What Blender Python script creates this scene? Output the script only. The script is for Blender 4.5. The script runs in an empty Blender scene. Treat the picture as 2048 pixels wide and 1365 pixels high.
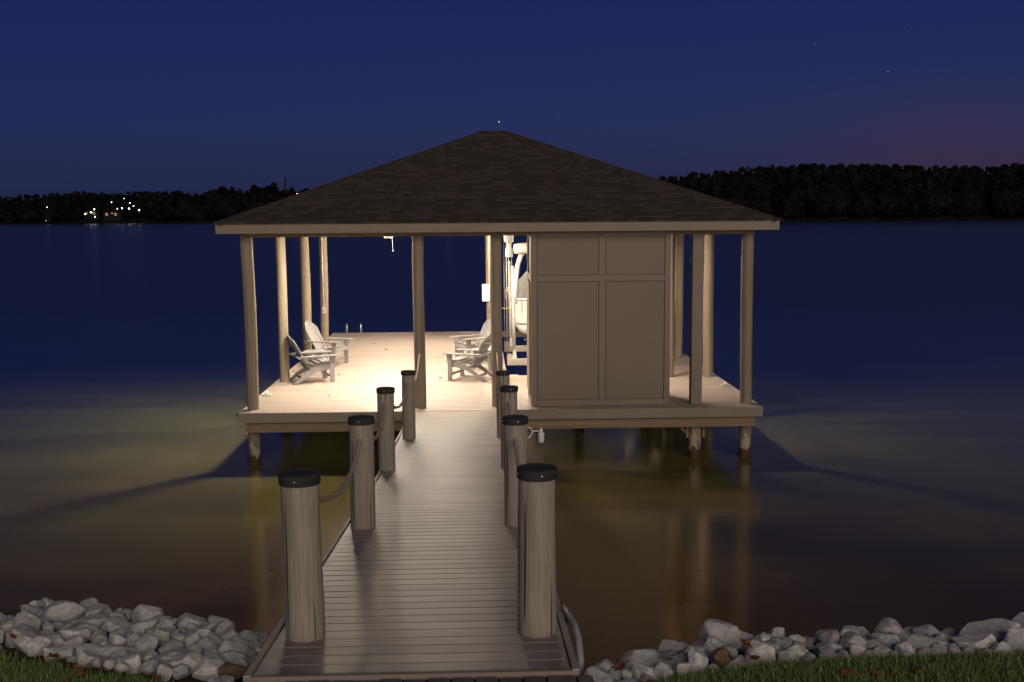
import bpy, math, random
from mathutils import Vector, Matrix, noise
R = math.radians
random.seed(7)
rnd = random.uniform
scene = bpy.context.scene
col = scene.collection

# ------------------------------------------------------------------ camera
FPX = 2146.3
CX, CH = 4.368, 3.2
PIT, YAW, ROL = R(6.855), R(1.862), R(0.4)
Fv = Vector((math.sin(YAW)*math.cos(PIT), math.cos(YAW)*math.cos(PIT), -math.sin(PIT)))
Rv = Vector((math.cos(YAW), -math.sin(YAW), 0))
Uv = Vector((math.sin(YAW)*math.sin(PIT), math.cos(YAW)*math.sin(PIT), math.cos(PIT)))
cr, sr = math.cos(ROL), math.sin(ROL)
CAM = Vector((CX, 0, CH))

def ray(px, py):
    a, b = px-1024, py-682.5
    u, v = a*cr-b*sr, a*sr+b*cr
    return Fv*FPX + Rv*u - Uv*v

def at(px, py, Y):
    """point at world depth Y seen along that direction of the survey camera"""
    d = ray(px, py)
    return CAM + d*(Y/d.y)

cd = bpy.data.cameras.new('camera')
cd.sensor_width = 36
cd.lens = FPX/2048*36
cd.clip_start = 0.1
cd.clip_end = 8000
cam = bpy.data.objects.new('camera', cd)
col.objects.link(cam)
xc, yc = Rv*cr - Uv*sr, Rv*sr + Uv*cr
m = Matrix((xc, yc, -Fv)).transposed().to_4x4()
m.translation = CAM
cam.matrix_world = m
scene.camera = cam

# ------------------------------------------------------------------ node helpers
def new_mat(name):
    mt = bpy.data.materials.new(name)
    mt.use_nodes = True
    nt = mt.node_tree
    bs = nt.nodes['Principled BSDF']
    return mt, nt, bs

class N:
    """tiny node graph helper"""
    def __init__(s, nt): s.nt = nt
    def n(s, typ, **kw):
        nd = s.nt.nodes.new(typ)
        for k, v in kw.items():
            if k == 'ins':
                for kk, vv in v.items():
                    if hasattr(vv, 'is_output') or isinstance(vv, bpy.types.NodeSocket):
                        s.nt.links.new(vv, nd.inputs[kk])
                    else:
                        nd.inputs[kk].default_value = vv
            else:
                setattr(nd, k, v)
        return nd
    def coord(s, scale=(1, 1, 1), kind='Object', rot=(0, 0, 0)):
        tc = s.n('ShaderNodeTexCoord')
        mp = s.n('ShaderNodeMapping', ins={'Vector': tc.outputs[kind], 'Scale': scale, 'Rotation': rot})
        return mp.outputs['Vector']
    def noise(s, vec, scale=5, detail=4, rough=.55, dist=0):
        return s.n('ShaderNodeTexNoise', ins={'Vector': vec, 'Scale': scale, 'Detail': detail, 'Roughness': rough, 'Distortion': dist}).outputs['Fac']
    def ramp(s, fac, stops, interp='LINEAR'):
        nd = s.n('ShaderNodeValToRGB', ins={'Fac': fac})
        cr_ = nd.color_ramp
        cr_.interpolation = interp
        while len(cr_.elements) < len(stops): cr_.elements.new(.5)
        for e, (p, c) in zip(cr_.elements, stops):
            e.position = p
            e.color = (c, c, c, 1) if isinstance(c, (int, float)) else (*c, 1)
        return nd.outputs['Color']
    def mix(s, fac, a, b, mode='MIX'):
        nd = s.n('ShaderNodeMix', data_type='RGBA', blend_type=mode)
        for k, v in ((0, fac), (6, a), (7, b)):
            if isinstance(v, bpy.types.NodeSocket): s.nt.links.new(v, nd.inputs[k])
            else: nd.inputs[k].default_value = v if (k == 0 or len(v) == 4) else (*v, 1)
        return nd.outputs[2]
    def math(s, op, a, b=0., c=0.):
        nd = s.n('ShaderNodeMath', operation=op)
        for k, v in ((0, a), (1, b), (2, c)):
            if isinstance(v, bpy.types.NodeSocket): s.nt.links.new(v, nd.inputs[k])
            else: nd.inputs[k].default_value = v
        return nd.outputs[0]
    def tone(s):
        return s.n('ShaderNodeAttribute', attribute_name='tone').outputs['Color']
    def bump(s, h, strength=.3, dist=.01):
        return s.n('ShaderNodeBump', ins={'Height': h, 'Strength': strength, 'Distance': dist}).outputs['Normal']
    def link(s, a, b): s.nt.links.new(a, b)

def grain_mat(name, base, dark, axis='x', rough=.6, freq=26, spec=.4, amount=.55, bump=.25, checks=0, mottle=.25):
    """timber or wood-plastic board: streaks run along the given axis"""
    mt, nt, bs = new_mat(name)
    g = N(nt)
    st = {'x': (.035, 1, 1), 'y': (1, .035, 1), 'z': (1, 1, .035)}[axis]
    tn = g.tone()
    off = g.n('ShaderNodeVectorMath', operation='SCALE', ins={0: tn, 'Scale': 37.0}).outputs[0]
    tc = g.n('ShaderNodeTexCoord').outputs['Object']
    add = g.n('ShaderNodeVectorMath', operation='ADD', ins={0: tc, 1: off}).outputs[0]
    v = g.n('ShaderNodeMapping', ins={'Vector': add, 'Scale': st}).outputs[0]
    n1 = g.noise(v, freq, 5, .6, .3)
    n2 = g.noise(v, freq*4.5, 3, .6)
    f = g.mix(.4, n1, n2)
    c = g.mix(g.ramp(f, [(.32, amount), (.62, 0.)]), base, dark)
    big = g.noise(g.coord((1, 1, 1)), 2.3, 4, .6)
    c = g.mix(g.ramp(big, [(.35, mottle), (.65, 0.)]), c, [x*.62 for x in base])
    if checks:
        ck = {'x': (.012, 1, 1), 'y': (1, .012, 1), 'z': (1, 1, .02)}[axis]
        k = g.noise(g.n('ShaderNodeMapping', ins={'Vector': add, 'Scale': ck}).outputs[0], 34, 2, .5)
        kk = g.ramp(k, [(.33, checks), (.385, 0.)])
        c = g.mix(kk, c, [x*.35 for x in dark])
    c = g.mix(1., c, tn, 'MULTIPLY')
    g.link(c, bs.inputs['Base Color'])
    bs.inputs['Roughness'].default_value = rough
    bs.inputs['Specular IOR Level'].default_value = spec
    g.link(g.bump(f, bump, .004), bs.inputs['Normal'])
    return mt

def plain_mat(name, c, rough=.5, spec=.5, metal=0., var=.12, scale=9, bump=0., emit=None):
    mt, nt, bs = new_mat(name)
    g = N(nt)
    v = g.coord()
    n1 = g.noise(v, scale, 5, .6)
    cc = g.mix(g.ramp(n1, [(.3, 1.), (.7, 0.)]), c, [x*(1-var*2) for x in c])
    cc = g.mix(1., cc, g.tone(), 'MULTIPLY')
    g.link(cc, bs.inputs['Base Color'])
    bs.inputs['Roughness'].default_value = rough
    bs.inputs['Specular IOR Level'].default_value = spec
    bs.inputs['Metallic'].default_value = metal
    if bump: g.link(g.bump(g.noise(v, scale*6, 4, .6), bump, .004), bs.inputs['Normal'])
    if emit:
        bs.inputs['Emission Color'].default_value = (*emit[0], 1)
        bs.inputs['Emission Strength'].default_value = emit[1]
    return mt

M = {}
M['deck'] = grain_mat('composite decking', (.43, .352, .298), (.21, .168, .14), 'x', .46, 34, .5, .7, .5)
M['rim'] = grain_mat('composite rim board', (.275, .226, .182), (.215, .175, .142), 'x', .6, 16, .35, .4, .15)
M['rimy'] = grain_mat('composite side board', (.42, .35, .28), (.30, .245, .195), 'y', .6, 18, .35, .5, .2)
M['fascia'] = grain_mat('painted fascia board', (.235, .19, .142), (.19, .153, .115), 'x', .6, 14, .35, .4, .12)
M['fasciay'] = grain_mat('painted side fascia', (.235, .19, .142), (.19, .153, .115), 'y', .6, 14, .35, .4, .12)
M['pole'] = grain_mat('stained round timber', (.27, .219, .162), (.29, .235, .18), 'z', .75, 46, .25, .85, .5, .7)
M['piling'] = grain_mat('weathered piling timber', (.40, .345, .285), (.20, .165, .13), 'z', .8, 58, .2, .95, .8, 1.)
M['beamwood'] = grain_mat('treated pine beam', (.31, .215, .14), (.19, .12, .07), 'x', .75, 12, .25, .8, .4, .3)
M['beamy'] = grain_mat('treated pine joist', (.36, .25, .16), (.22, .13, .07), 'y', .75, 12, .25, .8, .4, .3)
M['panel'] = plain_mat('taupe wall panel', (.225, .176, .138), .65, .3, 0, .05, 1.5, .1)
M['paneltrim'] = grain_mat('taupe wall trim', (.238, .187, .147), (.205, .161, .127), 'z', .6, 16, .3, .4, .12)
M['ceil'] = grain_mat('ceiling boards', (.42, .33, .23), (.30, .22, .14), 'x', .6, 14, .3, .5, .2)
M['chair'] = plain_mat('grey poly lumber', (.25, .238, .238), .5, .4, 0, .06, 6, .05)
M['black'] = plain_mat('black rubber cap', (.045, .043, .045), .85, .2, 0, .2, 14, .1)
M['rope'] = plain_mat('tan rope', (.58, .43, .33), .85, .15, 0, .15, 60)
M['white'] = plain_mat('white plastic', (.72, .70, .66), .4, .5, 0, .05, 5)
M['gel'] = plain_mat('white gelcoat', (.78, .76, .72), .18, .6, 0, .03, 2)
M['canvas'] = plain_mat('grey canvas cover', (.20, .20, .205), .85, .2, 0, .2, 5, .2)
M['stripe'] = plain_mat('black hull stripe', (.03, .03, .035), .3, .5)
M['alu'] = plain_mat('aluminium', (.62, .61, .59), .35, .5, .85, .06, 8)
M['galv'] = plain_mat('galvanised channel', (.60, .55, .47), .5, .5, .3, .12, 8, .1)
M['steel'] = plain_mat('steel', (.45, .45, .46), .35, .5, .9, .06, 8)
M['cable'] = plain_mat('steel cable', (.40, .39, .38), .5, .5, .6, .06, 8)
M['conduit'] = plain_mat('grey conduit', (.33, .335, .35), .45, .4, 0, .08, 8)
M['yellow'] = plain_mat('yellow cord', (.75, .6, .05), .7, .2)
M['pink'] = plain_mat('rusty red hook', (.45, .22, .17), .6, .3)
M['bulb'] = plain_mat('lamp glass lit', (.9, .9, .85), .4, .3, emit=((1., .86, .67), 400.))

# wood of a pole that stands in the water: stained near the waterline
def pile_mat():
    mt, nt, bs = new_mat('timber pile in water')
    g = N(nt)
    v = g.coord((1, 1, .04))
    f = g.noise(v, 20, 5, .6, .3)
    c = g.mix(g.ramp(f, [(.32, .6), (.62, 0.)]), (.27, .219, .162), (.165, .13, .09))
    k = g.noise(g.coord((1, 1, .02)), 34, 2, .5)
    c = g.mix(g.ramp(k, [(.32, .6), (.37, 0.)]), c, (.1, .07, .05))
    kn = g.noise(g.coord((1, 1, .5)), 7, 2, .5)
    c = g.mix(g.ramp(kn, [(.22, .7), (.29, 0.)]), c, (.16, .12, .08))
    pos = g.n('ShaderNodeNewGeometry').outputs['Position']
    z = g.n('ShaderNodeSeparateXYZ', ins={0: pos}).outputs['Z']
    wob = g.noise(g.coord((6, 6, 1)), 3, 4, .6)
    zz = g.math('ADD', z, g.math('MULTIPLY', wob, .34))
    mott = g.noise(g.coord((1, 1, .45)), 13, 4, .6)
    pale = g.mix(g.ramp(mott, [(.4, 0.), (.55, 1.)]), (.20, .15, .10), (.42, .35, .25))
    c = g.mix(g.ramp(g.math('ADD', zz, 1.), [(.76, 1.), (.83, 0.)]), c, pale)
    c = g.mix(g.ramp(g.math('ADD', zz, 1.), [(.40, 1.), (.43, 0.)]), c, (.09, .045, .022))
    g.link(c, bs.inputs['Base Color'])
    bs.inputs['Roughness'].default_value = .75
    bs.inputs['Specular IOR Level'].default_value = .25
    g.link(g.bump(f, .5, .004), bs.inputs['Normal'])
    return mt
M['pile'] = pile_mat()

def shingle_mat():
    mt, nt, bs = new_mat('asphalt shingles')
    g = N(nt)
    n1 = g.noise(g.coord(), 90, 4, .7)
    n2 = g.noise(g.coord(), 1.1, 3, .6)
    c = g.mix(g.ramp(n1, [(.35, 0.), (.65, 1.)]), (.048, .038, .033), (.085, .070, .060))
    c = g.mix(g.ramp(n2, [(.4, .0), (.6, .3)]), c, (.08, .052, .045))
    c = g.mix(1., c, g.tone(), 'MULTIPLY')
    g.link(c, bs.inputs['Base Color'])
    bs.inputs['Roughness'].default_value = .9
    bs.inputs['Specular IOR Level'].default_value = .2
    g.link(g.bump(n1, .6, .004), bs.inputs['Normal'])
    return mt
M['shingle'] = shingle_mat()

def rock_mat(name, a, b, stain):
    mt, nt, bs = new_mat(name)
    g = N(nt)
    inf = g.n('ShaderNodeObjectInfo')
    loc = g.n('ShaderNodeVectorMath', operation='SCALE', ins={0: inf.outputs['Location'], 'Scale': 9.}).outputs[0]
    tc = g.n('ShaderNodeTexCoord').outputs['Object']
    v = g.n('ShaderNodeVectorMath', operation='ADD', ins={0: tc, 1: loc}).outputs[0]
    n1 = g.noise(v, 2.2, 7, .65, .4)
    n2 = g.noise(v, 9, 6, .7)
    c = g.mix(g.ramp(n1, [(.36, 0.), (.6, 1.)]), a, b)
    c = g.mix(g.ramp(n2, [(.33, .6), (.43, 0.)]), c, [x*.42 for x in a])
    n4 = g.noise(v, 26, 4, .7)
    c = g.mix(g.ramp(n4, [(.36, .35), (.48, 0.)]), c, [x*.5 for x in a])
    vein = g.n('ShaderNodeTexVoronoi', feature='DISTANCE_TO_EDGE', ins={'Vector': g.mix(.25, v, n2), 'Scale': 1.7}).outputs['Distance']
    c = g.mix(.0, c, c)
    c = g.mix(g.ramp(vein, [(.0, .8), (.022, 0.)]), c, [x*.35 for x in a])
    n3 = g.noise(v, 1.3, 4, .6)
    c = g.mix(g.ramp(n3, [(.55, 0.), (.72, .5)]), c, stain)
    br = g.math('MULTIPLY_ADD', inf.outputs['Random'], .35, .92)
    c = g.mix(1., c, g.n('ShaderNodeCombineColor', ins={0: br, 1: br, 2: br}).outputs[0], 'MULTIPLY')
    g.link(c, bs.inputs['Base Color'])
    bs.inputs['Roughness'].default_value = .85
    bs.inputs['Specular IOR Level'].default_value = .25
    h = g.mix(.45, n1, n2)
    g.link(g.bump(h, 1., .012), bs.inputs['Normal'])
    return mt
M['rock'] = rock_mat('pale limestone', (.52, .49, .47), (.76, .73, .70), (.56, .47, .36))
M['rockbrown'] = rock_mat('brown stone', (.14, .09, .05), (.25, .18, .12), (.2, .1, .05))

def soil_mat():
    mt, nt, bs = new_mat('bank soil')
    g = N(nt)
    n1 = g.noise(g.coord(), 14, 6, .7)
    n2 = g.noise(g.coord(), 70, 4, .7)
    c = g.mix(g.ramp(n1, [(.35, 0.), (.65, 1.)]), (.075, .04, .022), (.20, .10, .055))
    c = g.mix(g.ramp(n2, [(.4, .6), (.55, 0.)]), c, (.04, .025, .015))
    g.link(c, bs.inputs['Base Color'])
    bs.inputs['Roughness'].default_value = .95
    g.link(g.bump(n2, .8, .02), bs.inputs['Normal'])
    return mt
M['soil'] = soil_mat()

def grass_mat():
    mt, nt, bs = new_mat('grass blade')
    g = N(nt)
    c = g.mix(1., (.18, .265, .09), g.tone(), 'MULTIPLY')
    g.link(c, bs.inputs['Base Color'])
    bs.inputs['Roughness'].default_value = .6
    bs.inputs['Specular IOR Level'].default_value = .25
    return mt
M['grass'] = grass_mat()
M['lawn'] = plain_mat('lawn floor', (.055, .065, .025), .95, .1, 0, .3, 20, .5)
M['leaf'] = plain_mat('dry orange leaf', (.30, .115, .035), .7, .25, 0, .3, 40, .3)
M['leafy'] = plain_mat('dry yellow leaf', (.42, .26, .08), .7, .25, 0, .3, 40, .3)
M['paver'] = plain_mat('concrete paver', (.20, .16, .15), .85, .25, 0, .2, 16, .5)
M['joint'] = plain_mat('paver joint sand', (.05, .04, .034), .95, .1, 0, .2, 30, .4)
M['forest'] = plain_mat('dark far foliage', (.015, .014, .013), 1., .0, 0, .45, .12)
M['trunk'] = plain_mat('dark bark', (.03, .025, .02), 1., .0, 0, .3, 3)
M['shore'] = plain_mat('far shore ground', (.022, .022, .018), 1., .0, 0, .3, .05)
M['housewall'] = plain_mat('cream house wall', (.008, .0075, .0065), .8, .2, 0, .05, 1)
M['houseroof'] = plain_mat('dark house roof', (.008, .0075, .007), .9, .1, 0, .1, 1)
M['window'] = plain_mat('lit window', (.5, .4, .25), .4, .3, emit=((1., .72, .38), .10))
M['shorelamp'] = plain_mat('white lamp lit', (.9, .9, .9), .4, .3, emit=((1., .96, .86), 9.))
M['shorelampwarm'] = plain_mat('amber lamp lit', (.9, .7, .5), .4, .3, emit=((1., .62, .28), 2.))

def water_mat():
    mt, nt, bs = new_mat('lake water')
    g = N(nt)
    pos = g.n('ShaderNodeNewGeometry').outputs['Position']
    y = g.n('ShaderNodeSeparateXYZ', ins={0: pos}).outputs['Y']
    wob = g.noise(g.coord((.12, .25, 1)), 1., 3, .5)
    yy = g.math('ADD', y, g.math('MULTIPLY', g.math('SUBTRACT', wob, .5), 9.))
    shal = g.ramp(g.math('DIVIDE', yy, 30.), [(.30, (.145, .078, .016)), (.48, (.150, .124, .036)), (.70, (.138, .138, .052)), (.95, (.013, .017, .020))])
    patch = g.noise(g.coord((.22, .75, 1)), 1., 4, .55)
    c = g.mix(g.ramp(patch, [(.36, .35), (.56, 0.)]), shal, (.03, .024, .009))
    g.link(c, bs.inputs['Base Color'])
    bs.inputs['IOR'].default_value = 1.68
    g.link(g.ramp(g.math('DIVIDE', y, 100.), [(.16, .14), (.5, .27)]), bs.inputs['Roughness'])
    b = g.noise(g.coord((.6, 2.2, 1)), 1.2, 3, .5)
    g.link(g.bump(b, .10, .03), bs.inputs['Normal'])
    return mt
M['water'] = water_mat()

# ------------------------------------------------------------------ mesh helper
class MB:
    def __init__(s):
        s.v, s.f, s.t, s.sm = [], [], [], []
    def add(s, vs, fs, tone=1., smooth=False):
        b = len(s.v)
        s.v += [tuple(p) for p in vs]
        for f in fs:
            s.f.append(tuple(i+b for i in f))
            s.t.append(tone)
            s.sm.append(smooth)
        return s
    def box(s, x0, x1, y0, y1, z0, z1, tone=1.):
        vs = [(x, y, z) for z in (z0, z1) for y in (y0, y1) for x in (x0, x1)]
        return s.add(vs, [(0, 2, 3, 1), (4, 5, 7, 6), (0, 1, 5, 4), (2, 6, 7, 3), (0, 4, 6, 2), (1, 3, 7, 5)], tone)
    def hexa(s, bottom, top, tone=1.):
        """bottom and top: four points each, counter-clockwise from above"""
        return s.add(list(bottom)+list(top), [(3, 2, 1, 0), (4, 5, 6, 7), (0, 1, 5, 4), (1, 2, 6, 5), (2, 3, 7, 6), (3, 0, 4, 7)], tone)
    def prism(s, poly, a, b, axis='y', tone=1.):
        """extrude a 2-D polygon along an axis from a to b"""
        n = len(poly)
        def P(p, t):
            return {'y': (p[0], t, p[1]), 'z': (p[0], p[1], t), 'x': (t, p[0], p[1])}[axis]
        vs = [P(p, a) for p in poly]+[P(p, b) for p in poly]
        fs = [tuple(range(n)), tuple(range(2*n-1, n-1, -1))]+[(i, i+n, (i+1) % n+n, (i+1) % n) for i in range(n)]
        return s.add(vs, fs, tone)
    def tube(s, path, rad, seg=12, tone=1., caps=True, smooth=True, twist=None):
        path = [Vector(p) for p in path]
        n = len(path)
        rads = rad if isinstance(rad, (list, tuple)) else [rad]*n
        vs = []
        prev = None
        for i, p in enumerate(path):
            d = (path[min(i+1, n-1)]-path[max(i-1, 0)]).normalized()
            if prev is None:
                ref = Vector((1, 0, 0)) if abs(d.x) < .9 else Vector((0, 1, 0))
                u = d.cross(ref).normalized()
            else:
                u = (prev-d*prev.dot(d)).normalized()
            prev = u
            w = d.cross(u)
            for k in range(seg):
                a = 2*math.pi*k/seg
                r = rads[i]
                if twist: r *= twist(i, a)
                vs.append(p+(u*math.cos(a)+w*math.sin(a))*r)
        fs = [(i*seg+k, i*seg+(k+1) % seg, (i+1)*seg+(k+1) % seg, (i+1)*seg+k) for i in range(n-1) for k in range(seg)]
        s.add(vs, fs, tone, smooth)
        if caps:
            b = len(s.v)-len(vs)
            s.f += [tuple(b+k for k in range(seg-1, -1, -1)), tuple(b+(n-1)*seg+k for k in range(seg))]
            s.t += [tone, tone]
            s.sm += [False, False]
        return s
    def lathe(s, prof, c=(0, 0, 0), seg=24, tone=1., smooth=True):
        """prof: list of (radius, z)"""
        vs = [(c[0]+r*math.cos(2*math.pi*k/seg), c[1]+r*math.sin(2*math.pi*k/seg), c[2]+z) for r, z in prof for k in range(seg)]
        n = len(prof)
        fs = [(i*seg+k, i*seg+(k+1) % seg, (i+1)*seg+(k+1) % seg, (i+1)*seg+k) for i in range(n-1) for k in range(seg)]
        s.add(vs, fs, tone, smooth)
        b = len(s.v)-len(vs)
        s.f += [tuple(b+k for k in range(seg-1, -1, -1)), tuple(b+(n-1)*seg+k for k in range(seg))]
        s.t += [tone, tone]
        s.sm += [False, False]
        return s
    def mesh(s, name, mat):
        me = bpy.data.meshes.new(name)
        me.from_pydata(s.v, [], s.f)
        me.polygons.foreach_set('use_smooth', s.sm)
        ca = me.color_attributes.new('tone', 'FLOAT_COLOR', 'CORNER')
        buf = []
        for p, t in zip(me.polygons, s.t):
            c = (t, t, t, 1.) if isinstance(t, (int, float)) else (*t, 1.)
            buf += list(c)*p.loop_total
        ca.data.foreach_set('color', buf)
        me.materials.append(mat)
        me.update()
        return me
    def build(s, name, mat, parent=None, bevel=0., seg=2):
        ob = bpy.data.objects.new(name, s.mesh(name, mat))
        col.objects.link(ob)
        ob.parent = parent
        if bevel:
            md = ob.modifiers.new('bevel', 'BEVEL')
            md.width = bevel
            md.segments = seg
            md.limit_method = 'ANGLE'
            md.angle_limit = R(40)
        return ob

def tag(o, label=None, cat=None, group=None, kind=None):
    if label: o['label'] = label
    if cat: o['category'] = cat
    if group: o['group'] = group
    if kind: o['kind'] = kind
    return o
def empty(name, loc=(0, 0, 0), rz=0.):
    o = bpy.data.objects.new(name, None)
    o.empty_display_size = .2
    col.objects.link(o)
    o.location = loc
    o.rotation_euler.z = rz
    return o
def copy_tree(o, parent=None):
    c = o.copy()
    col.objects.link(c)
    c.parent = parent
    for ch in list(o.children): copy_tree(ch, c)
    return c

def pole_tube(mb, x, y, z0, z1, r0, r1, seed=0, seg=18, n=14, wob=.012, tone=1.):
    """a natural round timber: slightly crooked, tapering and not quite round"""
    rg = random.Random(seed)
    ph, px_, py_ = rg.uniform(0, 6), rg.uniform(-1, 1), rg.uniform(-1, 1)
    path, rad = [], []
    for i in range(n+1):
        t = i/n
        w = math.sin(t*math.pi)*wob
        path.append((x+px_*w+math.sin(t*9+ph)*wob*.25, y+py_*w, z0+(z1-z0)*t))
        rad.append((r0+(r1-r0)*t)*(1+.025*math.sin(t*7+ph*2)))
    mb.tube(path, rad, seg, tone, twist=lambda i, a: 1+.018*math.sin(2*a+ph+i*.15)+.012*math.sin(3*a+ph*1.7))
    return mb

WZ = -.9115   # water level; the deck top is z = 0
# ------------------------------------------------------------------ boathouse: deck, posts, roof, storage room
XL, XR, Y0, YF = .4945, 9.0368, 17.186, 28.85
ST = (17.5575, 20.5223, 23.4455, 26.3331)
PXL, PXR, PC1, PC2 = .6484, 8.8248, 3.4211, 4.6886
BEAM = 2.822
house = empty('boathouse', (0, 0, 0))
tag(house, 'open sided boathouse with brown hip roof, round timber posts and lit deck over the lake', 'boathouse')

SLX0, SLX1, SLY = 4.95, 7.95, 20.62      # boat slip: open water inside the deck
pitch_b = .1235
d = MB()
def deck_board(x0, x1, y, t):
    t = min(t, 1.04)
    if x1-x0 > .02: d.box(x0, x1, y+.003, y+pitch_b-.004, -.03, 0., t)
y = Y0+.03
rowi = 0
while y+pitch_b < YF-.02:
    t = rnd(.9, 1.06)
    rowi += 1
    if y+pitch_b < SLY:
        # two lengths per row with a staggered butt joint
        j = rnd(1.5, 8.)
        deck_board(XL+.03, j-.002, y, t)
        deck_board(j+.002, XR-.03, y, rnd(.9, 1.06))
    else:
        xe = SLX0
        if y < SLY+.55: xe = SLX0+max(0, (SLY+.45-y)*1.45)
        j = rnd(1.2, 4.)
        deck_board(XL+.03, j-.002, y, t)
        deck_board(j+.002, xe, y, rnd(.9, 1.06))
        deck_board(SLX1, XR-.03, y, rnd(.9, 1.06))
    y += pitch_b
deck = d.build('deck_boards', M['deck'], house, .003, 1)
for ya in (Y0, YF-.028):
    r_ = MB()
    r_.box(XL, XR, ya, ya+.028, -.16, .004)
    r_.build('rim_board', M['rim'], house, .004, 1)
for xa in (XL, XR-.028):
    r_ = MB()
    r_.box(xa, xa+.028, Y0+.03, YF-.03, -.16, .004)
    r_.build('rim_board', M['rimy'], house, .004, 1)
for xa, ya in ((SLX0-.03, SLY+.5), (SLX1-.002, SLY)):
    r_ = MB()
    r_.box(xa, xa+.032, ya, YF-.03, -.16, -.004)
    r_.build('slip_edge', M['rimy'], house)
r_ = MB()
r_.box(SLX0+.7, SLX1, SLY-.03, SLY+.01, -.16, -.034)
r_.build('slip_edge', M['rim'], house)
b = MB()
b.box(XL+.10, XR-.10, Y0+.10, Y0+.14, -.34, -.162)
b.build('front_beam', M['beamwood'], house, .004, 1)
for yy in ST[1:]:
    for xa, xb in ((XL+.10, SLX0-.05), (SLX1+.05, XR-.10)):
        b = MB()
        b.box(xa, xb, yy-.14, yy-.10, -.34, -.162)
        b.build('beam', M['beamwood'], house)
# posts: one timber from the lake bed to the roof beam
seed = 1
for (px_, ys) in ((PXL, ST), (PXR, ST), (PC1, ST[:1]), (PC2, (ST[0], ST[3])), (8.07, ST[1:3])):
    for yy in ys:
        p = MB()
        r0 = .098 if px_ in (PXL, PXR) else .094
        pole_tube(p, px_, yy, -2.6, BEAM, r0*1.03, r0*.98, seed, 20, 22, .03)
        p.build('post', M['pile'], house)
        seed += 1
# timber piles that only carry the deck, cut off below it
for (px_, yy) in ((2.4, ST[1]), (2.4, ST[2]), (PC1-.05, ST[1]), (PC2+.05, ST[1]), (6.3, ST[1]-.2), (7.6, ST[1]-.2)):
    p = MB()
    pole_tube(p, px_, yy, -2.6, -.17, .1, .1, seed, 16, 10, .02)
    p.build('pile', M['pile'], house)
    seed += 1
XS = 7.993
p = MB()
p.box(XS-.09, XS+.09, ST[0]-.09, ST[0]+.09, .004, BEAM)
p.build('square_post', M['paneltrim'], house, .006, 2)
p = MB()
pole_tube(p, XS, ST[0], -2.6, -.165, .105, .105, 91, 18, 12, .02)
p.build('pile', M['pile'], house)
for s in (-1, 1):
    p = MB()
    p.box(XS+s*.135-.018, XS+s*.135+.018, ST[0]-.06, ST[0]+.06, -.56, -.165)
    p.build('pile_bracket', M['beamy'], house)
p = MB()
p.prism([(XS-.45, -.22), (XS-.42, -.19), (XS-.12, -.48), (XS-.15, -.51)], ST[0]-.02, ST[0]+.02)
p.build('brace', M['beamy'], house)

# roof beams
for yy in (ST[0], ST[3]):
    b = MB()
    b.box(PXL-.10, PXR+.10, yy-.05, yy+.05, BEAM, BEAM+.165)
    b.build('roof_beam', M['beamwood'], house, .004, 1)
for xb in (PXL, PC2, 8.07, PXR):
    b = MB()
    b.box(xb-.045, xb+.045, ST[0]+.055, ST[3]-.055, BEAM+.004, BEAM+.16)
    b.build('roof_beam', M['beamy'], house)
# roof
EXL, EXR, EYF, EYB = .257, 9.23, 17.15, 26.73
EZT, EZB = 3.052, 2.886
RX0, RX1, RYm, RZ = 4.507, 4.977, 21.94, 4.80
roofo = MB()
A = [Vector(p) for p in ((EXL, EYF, EZT), (EXR, EYF, EZT), (EXR, EYB, EZT), (EXL, EYB, EZT))]
P0, P1 = Vector((RX0, RYm, RZ)), Vector((RX1, RYm, RZ))
dn = Vector((0, 0, -.03))
roofo.add([p+dn for p in A]+[P0+dn, P1+dn], [(0, 1, 5, 4), (1, 2, 5), (2, 3, 4, 5), (3, 0, 4)], .5)
def shingle_face(e0, e1, r0, r1):
    """lay courses of laminated shingles from the eave e0-e1 up to the ridge r0-r1"""
    n_ = (e1-e0).cross(r0-e0).normalized()
    up = (r0-e0)
    u = (e1-e0).normalized()
    slope = (up-u*up.dot(u))
    L = slope.length
    sd = slope.normalized()
    nc = int(L/.137)
    for i in range(nc):
        t0, t1 = i/nc, min(1., (i+1.25)/nc)
        a0, b0 = e0.lerp(r0, t0), e1.lerp(r1, t0)
        wid = (b0-a0).length
        a1, b1 = e0.lerp(r0, t1), e1.lerp(r1, t1)
        x = 0.
        if i == 0:
            a0 = a0-sd*.025
            b0 = b0-sd*.025
        while x < wid-1e-4:
            w = random.choice((.11, .15, .18, .23, .28))
            x2 = min(wid, x+w)
            if wid-x2 < .06: x2 = wid
            th = random.choice((.006, .007, .013, .015))
            f0, f1 = x/wid, x2/wid
            bl, br_ = a0.lerp(b0, f0), a0.lerp(b0, f1)
            w1 = (b1-a1).length
            # keep the tab edges running straight up the slope, clipped at the hips
            s0 = max(0., min(1., ((bl-a1).dot(u))/w1)) if w1 > 1e-3 else 0.
            s1 = max(0., min(1., ((br_-a1).dot(u))/w1)) if w1 > 1e-3 else 1.
            tl, tr = a1.lerp(b1, s0), a1.lerp(b1, s1)
            h0, h1 = n_*th, n_*.002
            tn = rnd(.9, 1.08)
            tn = tn*.74 if th < .01 else tn
            col3 = (tn*rnd(.97, 1.08), tn, tn*rnd(.92, 1.02))
            roofo.add([bl-n_*.01, br_-n_*.01, bl+h0, br_+h0, tl+h1, tr+h1], [(0, 1, 3, 2), (2, 3, 5, 4), (0, 2, 4), (1, 5, 3)], col3)
            x = x2
shingle_face(A[0], A[1], P0, P1)
shingle_face(A[1], A[2], P1, P1)
shingle_face(A[2], A[3], P1, P0)
shingle_face(A[3], A[0], P0, P0)
roof = roofo.build('roof', M['shingle'], house)
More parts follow.
